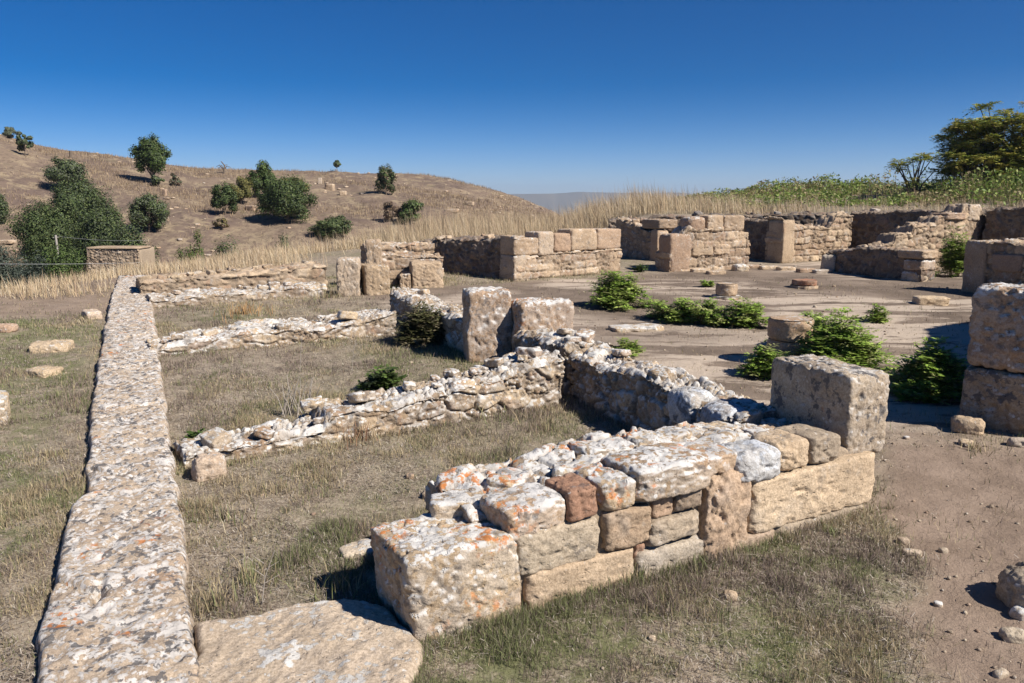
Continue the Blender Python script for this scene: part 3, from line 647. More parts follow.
column('column_stub', 'thick round column stub of stacked drums among green weeds', 2.93, 8.30, .225, [('drum', .32, 1, 'stone_far'), ('drum', .22, .99, 'stone_far')])
column('column_stub', 'small pale column stub with a chipped side, behind the weeds', 3.55, 13.2, .17, [('base', .09, 1.5, 'stone_top'), ('drum', .2, 1, 'stone_far')])
column('brick_disc', 'low round column base capped by a disc of red brick', 5.35, 14.6, .24, [('base', .1, 1, 'stone_far'), ('brick_layer', .09, .93, 'brick')], m='brick')

def loose(name, label, px, py, w, d, h, m='stone', n=16, k=3.4, rz=None, group=None, cat='stone', sink=.25, pos=None, cuts=6):
    p = pos or hit(px, py); x, y = p[0], p[1]; z = g1(x, y)
    v, q = stone((w, d, h), n, k=k, cuts=cuts, rough=.03 * min(1, w * 4))
    v = rot(v, rng.uniform(-.5, .5) if rz is None else rz) + [x, y, z + h * (.5 - sink)]
    mb = MB(); mb.add(v, q, tint=rng.uniform(.5, 1)); o = mb.build(name, M[m], origin=(x, y, z)); return tag(o, label, cat, group)
loose('boulder', 'pale boulder cut by the left edge of the photo beside the grass', -16, 420, .36, .42, .26, 'stone_top', n=30, k=8, cuts=10)
loose('boulder', 'half-buried rock outcrop in the grass left of the long wall', 52, 350, .42, .36, .24, 'stone', n=26, sink=.6, k=8, cuts=14)
loose('boulder', 'low flat rock below the outcrop left of the long wall', 44, 374, .3, .26, .16, 'stone', n=22, sink=.6, k=8, cuts=14)
loose('boulder', 'tilted pale stone on the bare slope left of the long wall', 92, 318, .22, .34, .16, 'pale', n=18, sink=.3, rz=.7, k=6)
loose('boulder', 'small pale rock at the left edge on the bare crest', 4, 331, .3, .22, .12, 'pale', n=16)
loose('flat_stone', 'flat pale stone in the grass just left of the corner block', 360, 552, .22, .16, .05, 'pale', n=14)
loose('flat_stone', 'flat orange-tan stone in the grass of the front room', 435, 496, .16, .12, .04, 'stone_tan', n=12)
loose('pebble', 'round white pebble in the grass of the front room', 410, 478, .055, .05, .04, 'stone_top', n=10)
loose('pebble', 'cream pebble on the dry grass in front of the wall', 730, 599, .07, .06, .05, 'stone_tan', n=12)
loose('pebble', 'small cream pebble near the bottom of the photo', 652, 640, .03, .03, .02, 'stone_tan', n=8)
loose('pebble', 'white pebble in the middle of the bare path', 938, 606, .04, .035, .028, 'stone_top', n=8)
loose('pebble', 'grey pebble on the path near the long ashlar', 903, 543, .06, .045, .04, 'stone_grey', n=10)
loose('pebble', 'flat tan pebble beside the grey pebble on the path', 912, 554, .09, .05, .03, 'stone_tan', n=10)
loose('pebble', 'dark pebble on the path further right', 943, 552, .045, .04, .03, 'stone_grey', n=8)
loose('pebble', 'curved pale pebble at the bottom right of the path', 1000, 676, .07, .04, .03, 'stone_grey', n=10)
loose('boulder', 'weathered boulder half out of the frame at the right edge of the path', 1036, 604, .30, .24, .22, 'stone_grey', n=24)
loose('pebble', 'pale stone leaning on the boulder at the right edge', 1021, 616, .10, .07, .06, 'stone_top', n=12)
loose('pebble', 'mossy stone lying in front of the boulder at the right edge', 1013, 640, .10, .08, .06, 'stone_grey', n=14)
loose('boulder', 'block fragment at the foot of the two-block pillar', 967, 431, .22, .2, .15, 'stone_tan', n=20)
loose('pebble', 'thin stone chip in front of the block fragment by the pillar', 966, 445, .10, .1, .05, 'stone_tan', n=12)
loose('pebble', 'yellowish stone under the pillar at the right edge', 1018, 446, .14, .1, .08, 'stone_tan', n=12)
loose('pebble', 'small pale stone on the path behind the big upright block', 906, 439, .05, .04, .03, 'stone_top', n=8)
loose('flat_stone', 'low block with a flat top lying in the courtyard near the right walls', 931, 304, .50, .3, .16, 'stone_tan', n=18, k=8)
loose('boulder', 'white stone at the foot of the rounded block wall', 740, 271, .35, .3, .2, 'stone_top', n=14)
loose('boulder', 'small block standing at the left end of the waist-high wall', 828, 272, .3, .3, .5, 'stone_grey', n=14, k=8)
loose('flat_stone', 'pale flat slab showing in the courtyard floor behind the green plant', 636, 330, .7, .35, .08, 'stone_top', n=18, k=6)
loose('flat_stone', 'broad flat stone before the lone low weed in the courtyard', 845, 341, .5, .3, .06, 'stone_far', n=14, k=6)
loose('boulder', 'triangular grey stone leaning at the left end of the low crossing wall', 196, 462, .2, .16, .2, 'pale', n=22, k=4.5, pos=(-1.97, 4.98), cuts=10, rz=.6)
loose('boulder', 'pale rounded stone in front of the central pair of slabs', 548, 350, .36, .26, .34, 'stone_top', n=20, pos=(.28, 7.85), sink=-.3)
for i, (px, py) in enumerate([(752, 268), (768, 269), (786, 270), (806, 272), (822, 273), (700, 272), (716, 274)]):
    loose('kerb_stone', 'pale kerb stone in the row at the foot of the sunlit courtyard walls', px, py, .42, .2, .1, 'stone_far', n=10, k=6, rz=.2, group='pale kerb stones along the courtyard')

print('walls done')
# ============================================================ vegetation
def in_foot(x, y, pad=0.0):
    m = np.zeros(len(x), bool)
    for f in FOOT:
        if isinstance(f[0], str):
            P = f[1]; c = np.zeros(len(x), bool); j = len(P) - 1
            for i in range(len(P)):
                xi, yi, xj, yj = P[i][0], P[i][1], P[j][0], P[j][1]
                c ^= ((yi > y) != (yj > y)) & (x < (xj - xi) * (y - yi) / (yj - yi + 1e-12) + xi); j = i
            m |= c
        else:
            fr, T = f; dx = x - fr.a[0]; dy = y - fr.a[1]; t = dx * fr.e[0] + dy * fr.e[1]; d = dx * fr.n[0] + dy * fr.n[1]
            m |= (t > -pad) & (t < fr.L + pad) & (d > -pad) & (d < T + pad)
    return m
def near_foot(x, y, r=.12): return in_foot(x, y, r) & ~in_foot(x, y, 0)
def pal(cols, n, w=None, var=.18):
    c = np.array(cols, float)[rng.choice(len(cols), n, p=None if w is None else np.array(w) / sum(w))]
    return c * (1 + rng.uniform(-var, var, (n, 1)))
def blades(mb, x, y, z, h, w, col, bend=.5, lean=None):
    n = len(x); a = rng.uniform(0, 2*PI, n); ca, sa = np.cos(a), np.sin(a)
    if lean is None: la = rng.uniform(0, 2*PI, n)
    else: la = lean + rng.normal(0, .8, n)
    l = np.abs(rng.normal(0, bend, n)) * h; lx, ly = np.cos(la) * l, np.sin(la) * l
    hh = np.sqrt(np.maximum(h**2 - (l*.8)**2, (h*.15)**2))
    def P(f, k, s): return np.stack([x + lx * f**1.7 + s * ca * w * k, y + ly * f**1.7 + s * sa * w * k, z + hh * (f if f < 1 else .96)], -1)
    V = np.stack([P(0, 1, -.5), P(0, 1, .5), P(.5, .8, .5), P(.5, .8, -.5), P(1, 0, 0)], 1).reshape(-1, 3)
    b = np.arange(n)[:, None] * 5
    mb.add(V, b + np.array([[0, 1, 2, 3]]), b + np.array([[3, 2, 4]]), col=np.repeat(col, 5, 0))
GREEN = [(.135, .155, .062), (.18, .195, .08), (.23, .235, .11)]; STRAW = [(.46, .37, .215), (.39, .305, .18), (.32, .255, .165), (.54, .455, .30), (.27, .20, .13)]
def scatter(n, rmin, rmax, pw=1.0, amax=.80, y0=0):
    u = rng.random(n); a = rng.uniform(-amax, amax, n); r = (rmin**(1-pw+1e-6) + u * (rmax**(1-pw+1e-6) - rmin**(1-pw+1e-6))) ** (1 / (1-pw+1e-6)) if pw != 1 else rmin * (rmax/rmin)**u
    return np.sin(a) * r, np.cos(a) * r + y0
def turf():
    # patchy short turf
    mb = MB(); x, y = scatter(1150000, 1.6, 17, 1.0, .72)
    ok = ~in_foot(x, y, .0); x, y = x[ok], y[ok]
    p, c, h, g, r = zones(x, y); pat = fb2(x, y, 3.2, 4, 41)
    dens = (1 - .97 * p) * (1 - .95 * c) * np.clip(.5 + (pat + .5 * fb2(x, y, 1.1, 3, 47)) * 1.0 + .45 * g, .10, 1)
    nf = near_foot(x, y, .10) & (c < .3); dens = np.where(nf, np.maximum(dens, .7 * (1 - p * .6)), dens)
    ok = rng.random(len(x)) < dens; x, y, g, pat, nf, p, c = (q[ok] for q in (x, y, g, pat, nf, p, c))
    z = gz(x, y); n = len(x); d = np.hypot(x, y)
    gp = fb2(x, y, 1.7, 3, 42); isg = rng.random(n) < np.clip(.12 + .8 * g * sm(gp, -.3, .1) + .3 * sm(gp, .1, .5), 0, .75)
    dead = fb2(x, y, 1.1, 4, 46) > rng.normal(.05, .25, n); col = np.where(isg[:, None], pal(GREEN, n), np.where(dead[:, None], pal([(.22, .165, .135), (.27, .21, .17), (.16, .12, .095), (.32, .255, .20)], n), pal(STRAW, n, (3, 3, 3, 1, 3))))
    hh = rng.uniform(.010, .038, n) * (1 + .8 * np.clip(pat, 0, 1)) * (1 + .03 * d); hh = np.where(nf, hh * rng.uniform(1, 2.6, n), hh)
    tuft = np.clip(fb2(x, y, 4.5, 3, 43) - .35, 0, 1); hh = hh * (1 + 6 * tuft * (.4 + rng.random(n)))
    hh = np.minimum(hh, .075 * rng.uniform(.7, 1.2, n)); w = np.clip(.0008 + .00040 * d, 0, .008) * rng.uniform(.7, 1.5, n)
    blades(mb, x, y, z - .003, hh, w, col, .75)
    tag(mb.build('turf_grass', M['grass'], smooth=False), 'short patchy dry turf growing between the walls', 'grass', kind='stuff')
    # straw litter lying flat
    mb = MB(); x, y = scatter(240000, 1.6, 13, 1.0); ok = ~in_foot(x, y, 0); x, y = x[ok], y[ok]
    p, c, h, g, r = zones(x, y); ok = rng.random(len(x)) < (1 - .985 * p) * (1 - .97 * c) * (1 - .5 * g) * np.clip(.5 + fb2(x, y, 2.5, 3, 44), .05, 1); x, y = x[ok], y[ok]
    n = len(x); z = gz(x, y) + .006 + rng.uniform(0, .012, n); a = rng.uniform(0, 2*PI, n); l = rng.uniform(.008, .032, n) * (1 + 3 * (rng.random(n) < .015)); w = rng.uniform(.0004, .0010, n) * (1 + .22 * np.hypot(x, y))
    ca, sa = np.cos(a), np.sin(a); t = rng.uniform(-.01, .015, n)
    V = np.stack([np.stack([x - ca*l/2 - sa*w, y - sa*l/2 + ca*w, z], -1), np.stack([x - ca*l/2 + sa*w, y - sa*l/2 - ca*w, z], -1),
                  np.stack([x + ca*l/2 + sa*w, y + sa*l/2 - ca*w, z + t], -1), np.stack([x + ca*l/2 - sa*w, y + sa*l/2 + ca*w, z + t], -1)], 1).reshape(-1, 3)
    mb.add(V, np.arange(n)[:, None] * 4 + np.arange(4)[None], col=np.repeat(pal([(.38, .32, .25), (.29, .24, .19), (.21, .16, .125), (.48, .42, .35)], n), 4, 0))
    tag(mb.build('straw_litter', M['grass'], smooth=False), 'pale broken straw scattered flat over the turf', 'straw', kind='stuff')
turf()
def stems(mb, pts, n, spread, h, w, cols, bend=.35):
    """clumps of long stems about pts"""
    for (x0, y0) in pts:
        a = rng.uniform(0, 2*PI, n); r = np.abs(rng.normal(0, spread, n)); x = x0 + np.cos(a)*r; y = y0 + np.sin(a)*r
        hh = rng.uniform(*h, n); blades(mb, x, y, gz(x, y) - .005, hh, np.full(n, w), pal(cols, n), bend)
def tufts():
    # grass tussocks at wall feet and in the rooms, one tussock per object
    kinds = [((523, 604), 45, .03, (.05, .13), [STRAW[0], STRAW[1], GREEN[2]], 'olive grass tussock growing out of the joint beside the corner block'),
             ((560, 596), 70, .06, (.05, .12), GREEN + STRAW[:1], 'grass tuft at the foot of the wall right of the corner block'),
             ((640, 580), 80, .08, (.05, .12), GREEN + STRAW[:1], 'wide green tuft under the middle of the front wall'),
             ((700, 566), 70, .06, (.05, .10), GREEN, 'green tuft under the upright tan block'),
             ((832, 535), 50, .04, (.03, .08), GREEN, 'small fresh green tuft below the long ashlar'),
             ((790, 542), 50, .06, (.04, .08), GREEN + STRAW, 'thin tuft where the wall foot meets the path'),
             ((340, 592), 120, .12, (.06, .14), GREEN + STRAW[:3], 'mixed green tuft at the back edge of the flat slab'),
             ((250, 585), 120, .12, (.07, .16), GREEN[1:] + STRAW[:3], 'straw-streaked tuft near the long wall in the front room'),
             ((215, 610), 60, .05, (.10, .22), STRAW[:2] + GREEN[2:], 'tall thin tuft beside the long wall by the slab'),
             ((225, 520), 90, .12, (.06, .14), STRAW + GREEN, 'dry tuft against the long wall in the front room'),
             ((470, 415), 160, .22, (.08, .20), STRAW[:3] + GREEN[2:], 'long dry grass clump behind the crossing wall face'),
             ((360, 440), 90, .12, (.08, .2), [(.28, .16, .09), (.35, .2, .12), STRAW[1]], 'rust-brown dead clump against the crossing wall'),
             ((975, 450), 60, .1, (.04, .12), STRAW[:3] + GREEN[2:], 'dry tuft below the two-block pillar'),
             ((245, 314), 140, .25, (.10, .22), [(.40, .22, .09), (.45, .27, .12), STRAW[1]], 'rust orange dry clump by the far left wall'),
             ((330, 298), 100, .2, (.1, .25), GREEN[2:] + STRAW, 'olive clump at the foot of the far left corner slab')]
    for (px, py), n, sp, h, cols, lab in kinds:
        p = hit(px, py); mb = MB(); stems(mb, [(p[0], p[1])], n, sp, h, .0025 + .0006 * p[1], cols, .45)
        tag(mb.build('grass_tussock', M['grass'], smooth=False, origin=(p[0], p[1], p[2])), lab, 'grass tussock')
tufts()
def dry_band():
    mb = MB(); n = 330000
    x = rng.uniform(-16, 26, n); y = rng.uniform(13.0, 34, n)
    sd2 = np.maximum(-.96 * x + .27 * y - 11.4, -.7 * x + .7 * y - 18.9)
    back = np.where(x < -2.0, (.42 * x + y) - 15.6 + 0*x, np.where(x < 3, y - (17.9 + (x + 2) * .85), y - 22.4))
    back = np.where(x > 8.6, (x - 8.75) * .83 + (y - 20.9) * .56 - .5, back)
    pat = fb2(x, y, .45, 4, 51)
    d = sm(back + pat, .4, 1.6) * np.where(x < 3, 1, .8) * np.clip(.75 + pat, .1, 1)
    d = d * (1 - .93 * sm(x + pat, 4, 10) * sm(back, .6, 2.2)); d = np.where(x < -3.0, sm(sd2 + pat * .8, -2.2, -.6) * np.clip(.5 + 1.0 * pat, .05, .95) * (1 - sm(sd2, 5, 8)), d)
    ok = (rng.random(n) < d) & ~in_foot(x, y, .1) & (y < 33); x, y = x[ok], y[ok]; n = len(x)
    h = rng.uniform(.35, 1.0, n) * np.clip(.85 + .5 * fb2(x, y, .8, 3, 52), .4, 1.3) * (1 - .35 * sm(x, 3, 8))
    h = h * (1 - .62 * sm(-x, 3.5, 6.5)) * (1 - .3 * sm(x, 5, 9)); blades(mb, x, y, gz(x, y) - .02, h, rng.uniform(.004, .011, n), pal([(.54, .41, .24), (.60, .48, .30), (.46, .34, .20), (.36, .27, .17), (.62, .52, .37)], n), .42, 2.6)
    # seed heads
    k = rng.random(n) < .12; xs, ys = x[k], y[k]; blades(mb, xs, ys, gz(xs, ys), h[k] * 1.2, np.full(k.sum(), .012), pal([(.42, .30, .19), (.36, .26, .17)], k.sum()), .2, 2.6)
    tag(mb.build('tall_dry_grass', M['grass'], smooth=False), 'band of tall straw-coloured grass behind the ruins', 'dry grass', kind='stuff')
    # sparse low hill grass
    mb = MB(); n = 130000; y = rng.uniform(34, 92, n); x = y * rng.uniform(-.72, .06, n); ok = rng.random(n) < np.clip(.3 + 1.4 * fb2(x, y, .2, 5, 53), .02, 1); x, y = x[ok], y[ok]; n = len(x)
    blades(mb, x, y, gz(x, y) - .02, rng.uniform(.10, .38, n), rng.uniform(.015, .04, n), pal([(.36, .26, .155), (.28, .20, .125), (.42, .32, .20), (.20, .14, .09)], n), .4)
    tag(mb.build('hill_grass', M['grass'], smooth=False), 'sparse dry grass over the hillside', 'dry grass', kind='stuff')
    # green weeds on the terrace at the right
    mb = MB(); n = 210000; x = rng.uniform(4, 34, n); y = rng.uniform(21, 42, n)
    back = np.where(x > 8.6, (x - 8.75) * .83 + (y - 20.9) * .56, y - 22.3)
    pat = fb2(x, y, .4, 4, 54); d = sm(back + pat * 1.5, 1.6, 4.0) * sm(x + pat * 2, 5.5, 11) * np.clip(.5 + .9 * pat, .05, 1); ok = rng.random(n) < d; x, y = x[ok], y[ok]; n = len(x)
    g = gz(x, y); hmax = (.26 + .5 * sm(x, 7, 15)) * np.clip(.75 + .9 * fb2(x, y, .55, 4, 55), .2, 1.5); u = rng.random(n) ** .6
    leaves(mb, x, y, g + hmax * u, rng.uniform(.07, .15, n), np.where((fb2(x, y, .9, 3, 56) + .5 * (u - .5) > -.12 + rng.normal(0, .2, n))[:, None], pal([(.16, .23, .045), (.21, .28, .06), (.12, .18, .035), (.27, .30, .08)], n), pal([(.34, .28, .14), (.28, .22, .12), (.25, .26, .09)], n)))
    k = rng.random(n) < .12; blades(mb, x[k], y[k], g[k], hmax[k] * 1.1, np.full(k.sum(), .014), pal([(.16, .2, .06), (.30, .27, .12), (.36, .28, .16)], k.sum()), .2)
    tag(mb.build('terrace_weeds', M['leaf'], smooth=False), 'green leafy weeds covering the terrace under the tree', 'weeds', kind='stuff')
def leaves(mb, x, y, z, s, col, up=.3, asp=.5, out=None):
    n = len(x); d = rng.normal(size=(n, 3)); d[:, 2] = np.abs(d[:, 2]) * .5 + rng.normal(0, .3, n)
    if out is not None: out = out / (np.linalg.norm(out, axis=1)[:, None] + 1e-9); d = d - (d * out).sum(1)[:, None] * out
    d /= np.linalg.norm(d, axis=1)[:, None]
    e = rng.normal(size=(n, 3)) if out is None else np.cross(d, out); e -= (e * d).sum(1)[:, None] * d; e /= np.linalg.norm(e, axis=1)[:, None]
    s = np.broadcast_to(np.asarray(s, float), (n,))[:, None]; P = np.stack([x, y, z], -1)
    V = np.stack([P - d*s*.5, P + e*s*asp*.5, P + d*s*.5, P - e*s*asp*.5], 1).reshape(-1, 3)
    mb.add(V, np.arange(n)[:, None] * 4 + np.arange(4)[None], col=np.repeat(col, 4, 0))
dry_band()
def tube(mb, pts, r0, r1, n=7):
    pts = np.array(pts, float); m = len(pts); a = np.linspace(0, 2*PI, n, endpoint=False); V = []
    for i, p in enumerate(pts):
        t = pts[min(i+1, m-1)] - pts[max(i-1, 0)]; t /= np.linalg.norm(t) + 1e-9; u = np.cross(t, [0.3, .9, .1]); u /= np.linalg.norm(u); w = np.cross(t, u)
        r = r0 + (r1 - r0) * i / (m - 1); V.append(p + r * (np.cos(a)[:, None] * u + np.sin(a)[:, None] * w))
    V = np.array(V).reshape(-1, 3); i = np.arange(m-1)[:, None] * n; j = np.arange(n)[None]
    mb.add(V, np.stack([i+j, i+(j+1) % n, i+n+(j+1) % n, i+n+j], -1).reshape(-1, 4))
DG = [(.065, .095, .03), (.09, .125, .04), (.12, .145, .05), (.05, .07, .03)]; OL = [(.11, .125, .075), (.14, .155, .095), (.085, .10, .06)]; YG = [(.17, .16, .05), (.22, .19, .06), (.13, .13, .045)]
BR = [(.20, .14, .09), (.26, .19, .12), (.15, .10, .07)]; MG = [(.075, .12, .025), (.10, .15, .035), (.06, .095, .02)]
def crown(root, c, rx, ry, rz, n, ls, cols, name='foliage', clumps=38, loose_=.16):
    mb = MB(); k = clumps; d = rng.normal(size=(k, 3)); d /= np.linalg.norm(d, axis=1)[:, None]; d[:, 2] = np.where(d[:, 2] < -.8, -d[:, 2], d[:, 2])
    rr = rng.uniform(.25, .84, k) ** .6; cc = np.array(c) + d * rr[:, None] * [rx, ry, rz] * rng.uniform(.8, 1.22, (k, 1)); cs = rng.uniform(.15, .36, k); ct = rng.uniform(.75, 1.3, k)
    i = rng.integers(0, k, n); o = rng.normal(size=(n, 3)); o /= np.linalg.norm(o, axis=1)[:, None]; o *= (rng.random(n) ** .45)[:, None]
    P = cc[i] + o * (cs[i][:, None] * [rx, ry, rz]) * 1.25 + rng.normal(0, .03, (n, 3)) * [rx, ry, rz]
    out = (P - cc[i]) / (cs[i][:, None] * [rx, ry, rz]) + .6 * (P - c) / [rx, ry, rz] + rng.normal(0, .45, (n, 3)); out[:, 2] += .25
    leaves(mb, P[:, 0], P[:, 1], P[:, 2], rng.uniform(.7, 1.3, n) * ls, pal(cols, n) * ct[i][:, None], asp=.7, out=out)
    return _put(mb, name, M['leaf'], root, False)
def tree(name, label, cat, px, by, w, h, cols, trunk=0.0, n=None, Y=None, dens=1.0, group=None, twiggy=False):
    """tree or shrub standing on the ground seen at (px, by); w, h in metres per the photograph's scale at that distance"""
    if Y is None: p = hit(px, by, 12); x, y, z, t = p
    else: x, y, _ = at_depth(px, by, Y); z = g1(x, y); t = Y
    s = y / 812; W_, H_ = w * s, h * s
    if Y is not None: H_ = max(H_, at_depth(px, by - h, Y)[2] - z)
    root = thing(name, (x, y, z), label, cat, group)
    cz = z + H_ * (trunk + (1 - trunk) * .5); rz_ = H_ * (1 - trunk) * .52
    n = n or int(np.clip(w * h * 9 * dens, 1200, 34000)); ls = s * 1.75
    crown(root, (x, y, cz), W_ * .5, W_ * .45, rz_, n, ls, cols, 'crown' if trunk else 'foliage', clumps=int(np.clip(w * h / 22, 16, 90)))
    mb = MB(); tz = z - .2; r0 = max(.02, W_ * .025)
    tube(mb, [(x, y, tz), (x + W_*.02, y, z + H_ * max(trunk, .2)), (x + W_*.05, y, z + H_ * .7)], r0 * 1.4, r0 * .4)
    for j in range(5):
        a = rng.uniform(0, 6.28); b0 = z + H_ * max(trunk, .12) * rng.uniform(.7, 1)
        tube(mb, [(x, y, b0), (x + math.cos(a)*W_*.15, y + math.sin(a)*W_*.15, b0 + H_*.2), (x + math.cos(a)*W_*.33, y + math.sin(a)*W_*.3, b0 + H_*.42)], r0 * .7, r0 * .2, 5)
    _put(mb, 'trunk', M['bark'], root); return root
tree('shrub', 'round dark shrub high on the hill, nearest the left edge of the upper slope', 'shrub', 67, 189, 38, 30, DG + OL)
tree('small_tree', 'small tree with a short trunk by the ridge at the far left', 'tree', 25, 156, 17, 20, DG + OL, .3)
tree('shrub', 'low bush on the ridge line at the far left', 'shrub', 11, 139, 18, 11, OL)
tree('small_tree', 'bushy tree with a clear trunk on the hill crest, tallest on the left hill', 'tree', 153, 184, 34, 44, DG + MG, .16)
tree('shrub', 'small olive bush at the foot of the tallest hill tree', 'shrub', 158, 187, 14, 12, OL + DG)
tree('shrub', 'grey-green crown cut by the left edge halfway up the hill', 'shrub', -3, 225, 26, 32, OL + DG)
tree('shrub', 'rounded olive shrub alone beside the big dark thicket', 'shrub', 149, 232, 37, 35, OL + DG)
tree('evergreen_tree', 'upper dark tree of the big thicket on the left', 'tree', 86, 254, 58, 70, DG + OL[2:], .3, Y=46, dens=1.3)
tree('evergreen_tree', 'broad dark tree at the left of the big thicket', 'tree', 54, 270, 72, 70, DG, .25, Y=43, dens=1.3)
tree('evergreen_tree', 'dark tree at the right of the big thicket', 'tree', 106, 262, 50, 54, DG + OL[2:], .25, Y=41, dens=1.3)
tree('shrub', 'bright green bush in front of the big thicket', 'shrub', 60, 285, 62, 42, MG + DG, Y=33)
tree('shrub', 'blue-grey shrub at the left edge below the thicket', 'shrub', 8, 296, 52, 42, [(.06, .075, .055), (.08, .095, .07), (.05, .065, .045)], Y=31)
tree('shrub', 'blue-grey shrub beside the shrub at the left edge', 'shrub', 38, 296, 40, 34, [(.06, .075, .055), (.08, .095, .07), (.05, .065, .045)], Y=30)
tree('shrub', 'wide low olive shrub right of the thicket above the stone hut', 'shrub', 129, 262, 56, 34, OL[2:] + DG[1:], Y=39)
tree('shrub', 'dark upright bush left of the yellow shrub on the hill', 'shrub', 225, 215, 26, 29, DG + MG[2:])
tree('shrub', 'yellowish shrub beside the dark upright bush', 'shrub', 241, 204, 26, 26, YG)
tree('shrub', 'dark round shrub above the widest hill shrub', 'shrub', 265, 197, 29, 31, DG + MG)
tree('shrub', 'yellow-green shrub behind the widest hill shrub', 'shrub', 294, 197, 32, 20, YG)
tree('shrub', 'widest dark shrub in the middle of the hill', 'shrub', 287, 223, 54, 42, DG + MG[2:])
tree('shrub', 'low dark spreading bush at the foot of the hill', 'shrub', 333, 238, 42, 21, DG)
tree('shrub', 'half-dead brown and green shrub near the hill crest', 'shrub', 386, 195, 22, 27, BR + DG + DG)
tree('shrub', 'green shrub at the foot of the hill right of the brown scrub', 'shrub', 412, 224, 30, 22, MG + DG)
tree('shrub', 'brown dry scrub beside the green shrub at the hill foot', 'shrub', 392, 222, 20, 20, BR)
tree('small_tree', 'tiny tree standing on the skyline of the hill', 'tree', 337, 172, 9, 11, DG + OL, .4)
tree('shrub', 'strip of green weeds at the foot of the hill behind the far left walls', 'shrub', 195, 255, 46, 17, MG + YG[:1], Y=30)
tree('shrub', 'second strip of green weeds to the right of the first', 'shrub', 228, 254, 44, 15, MG + OL, Y=30.5)
tree('shrub', 'pale green weedy bush below the widest hill shrub', 'shrub', 284, 242, 28, 12, MG + OL, Y=31)
tree('shrub', 'tiny dry bush on the slope under the yellowish shrub', 'shrub', 222, 229, 18, 12, YG + BR)
tree('shrub', 'small brown bush low on the hill near the tallest hill tree', 'shrub', 175, 186, 12, 11, BR + OL)
def dead_tree():
    p = hit(224, 174, 12); x, y, z, _ = p; mb = MB(); s = y / 812
    tube(mb, [(x, y, z - .2), (x + .1, y, z + 8*s), (x - .2, y, z + 12*s)], .10, .04)
    for a, l in ((2.6, 9), (.4, 7), (2.0, 8), (1.2, 9), (2.9, 6)):
        tube(mb, [(x, y, z + 3*s), (x + math.cos(a)*l*.5*s, y, z + (4 + l*.5)*s), (x + math.cos(a)*l*s, y + .2, z + (4 + l*.45*math.sin(a) + 1)*s)], .06, .02, 5)
    tag(mb.build('dead_tree', M['bark'], origin=(x, y, z)), 'bare dead tree with crooked branches on the hill crest', 'tree')
    p = hit(71, 158, 12); x, y, z, _ = p; mb = MB(); tube(mb, [(x, y, z - .3), (x, y, z + .6)], .16, .1)
    tag(mb.build('dead_stump', M['bark'], origin=(x, y, z)), 'dark stump on the hill crest left of the tallest hill tree', 'stump')
dead_tree()
# rocks on the hill
for i, (px, py, w, h, lb) in enumerate([(330, 190, 9, 8, 'pale upright rock outcrop on the hill right of the widest shrub'), (343, 195, 7, 5, 'low pale rock beside the upright outcrop on the hill'),
        (320, 184, 4, 8, 'thin leaning rock at the left of the hill outcrop'), (8, 243, 14, 4, 'pale rock strip at the left edge of the lower hill'), (165, 196, 4, 9, 'dark post-like rock below the tallest hill tree'),
        (452, 212, 14, 4, 'pale stone on the lower right of the hill'), (470, 205, 8, 4, 'small pale stone higher on the right of the hill'), (252, 210, 12, 6, 'dark-shadowed rock between two hill shrubs')]):
    p = hit(px, py, 12); s = p[1] / 812; loose('hill_rock', lb, px, py, w*s, w*s*.8, h*s, 'stone_far', n=14, pos=p, cat='rock', k=8, cuts=14)
def hill_stones():
    mb = MB(); k = 900; y = rng.uniform(40, 90, k); x = y * rng.uniform(-.7, .05, k); pt = fb2(x, y, .12, 3, 61); ok = pt > rng.uniform(-.3, .7, k); x, y = x[ok], y[ok]; z = gz(x, y)
    for i in range(len(x)):
        s = rng.uniform(.08, .30); v, q = stone((s * 1.5, s, s * .5), 4, k=4, cuts=3); mb.add(rot(v, rng.uniform(0, 6)) + [x[i], y[i], z[i] + s*.1], q, tint=rng.uniform(.4, 1))
    tag(mb.build('scattered_stones', M['stone_far']), 'pale stones scattered over the hillside', 'stones', kind='stuff')
    mb = MB(); x, y = scatter(5200, 1.8, 20, 1.2); ok = ~in_foot(x, y, 0); x, y = x[ok], y[ok]; p, c, *_ = zones(x, y); ok = rng.random(len(x)) < .12 + .6 * np.maximum(p, c); x, y = x[ok], y[ok]; z = gz(x, y)
    for i in range(len(x)):
        s = rng.uniform(.004, .016) * (1 + .05 * y[i]) * (1 + 1.2 * (rng.random() < .06)); v, q = stone((s*1.4, s, s*.8), 2, k=3, cuts=2, rough=.0); mb.add(rot(v, rng.uniform(0, 6)) + [x[i], y[i], z[i] + s*.2], q, tint=rng.uniform(0, 1))
    tag(mb.build('gravel', M['stone_grey'], smooth=False), 'small grit and pebbles scattered on the bare path and courtyard', 'gravel', kind='stuff')
hill_stones()
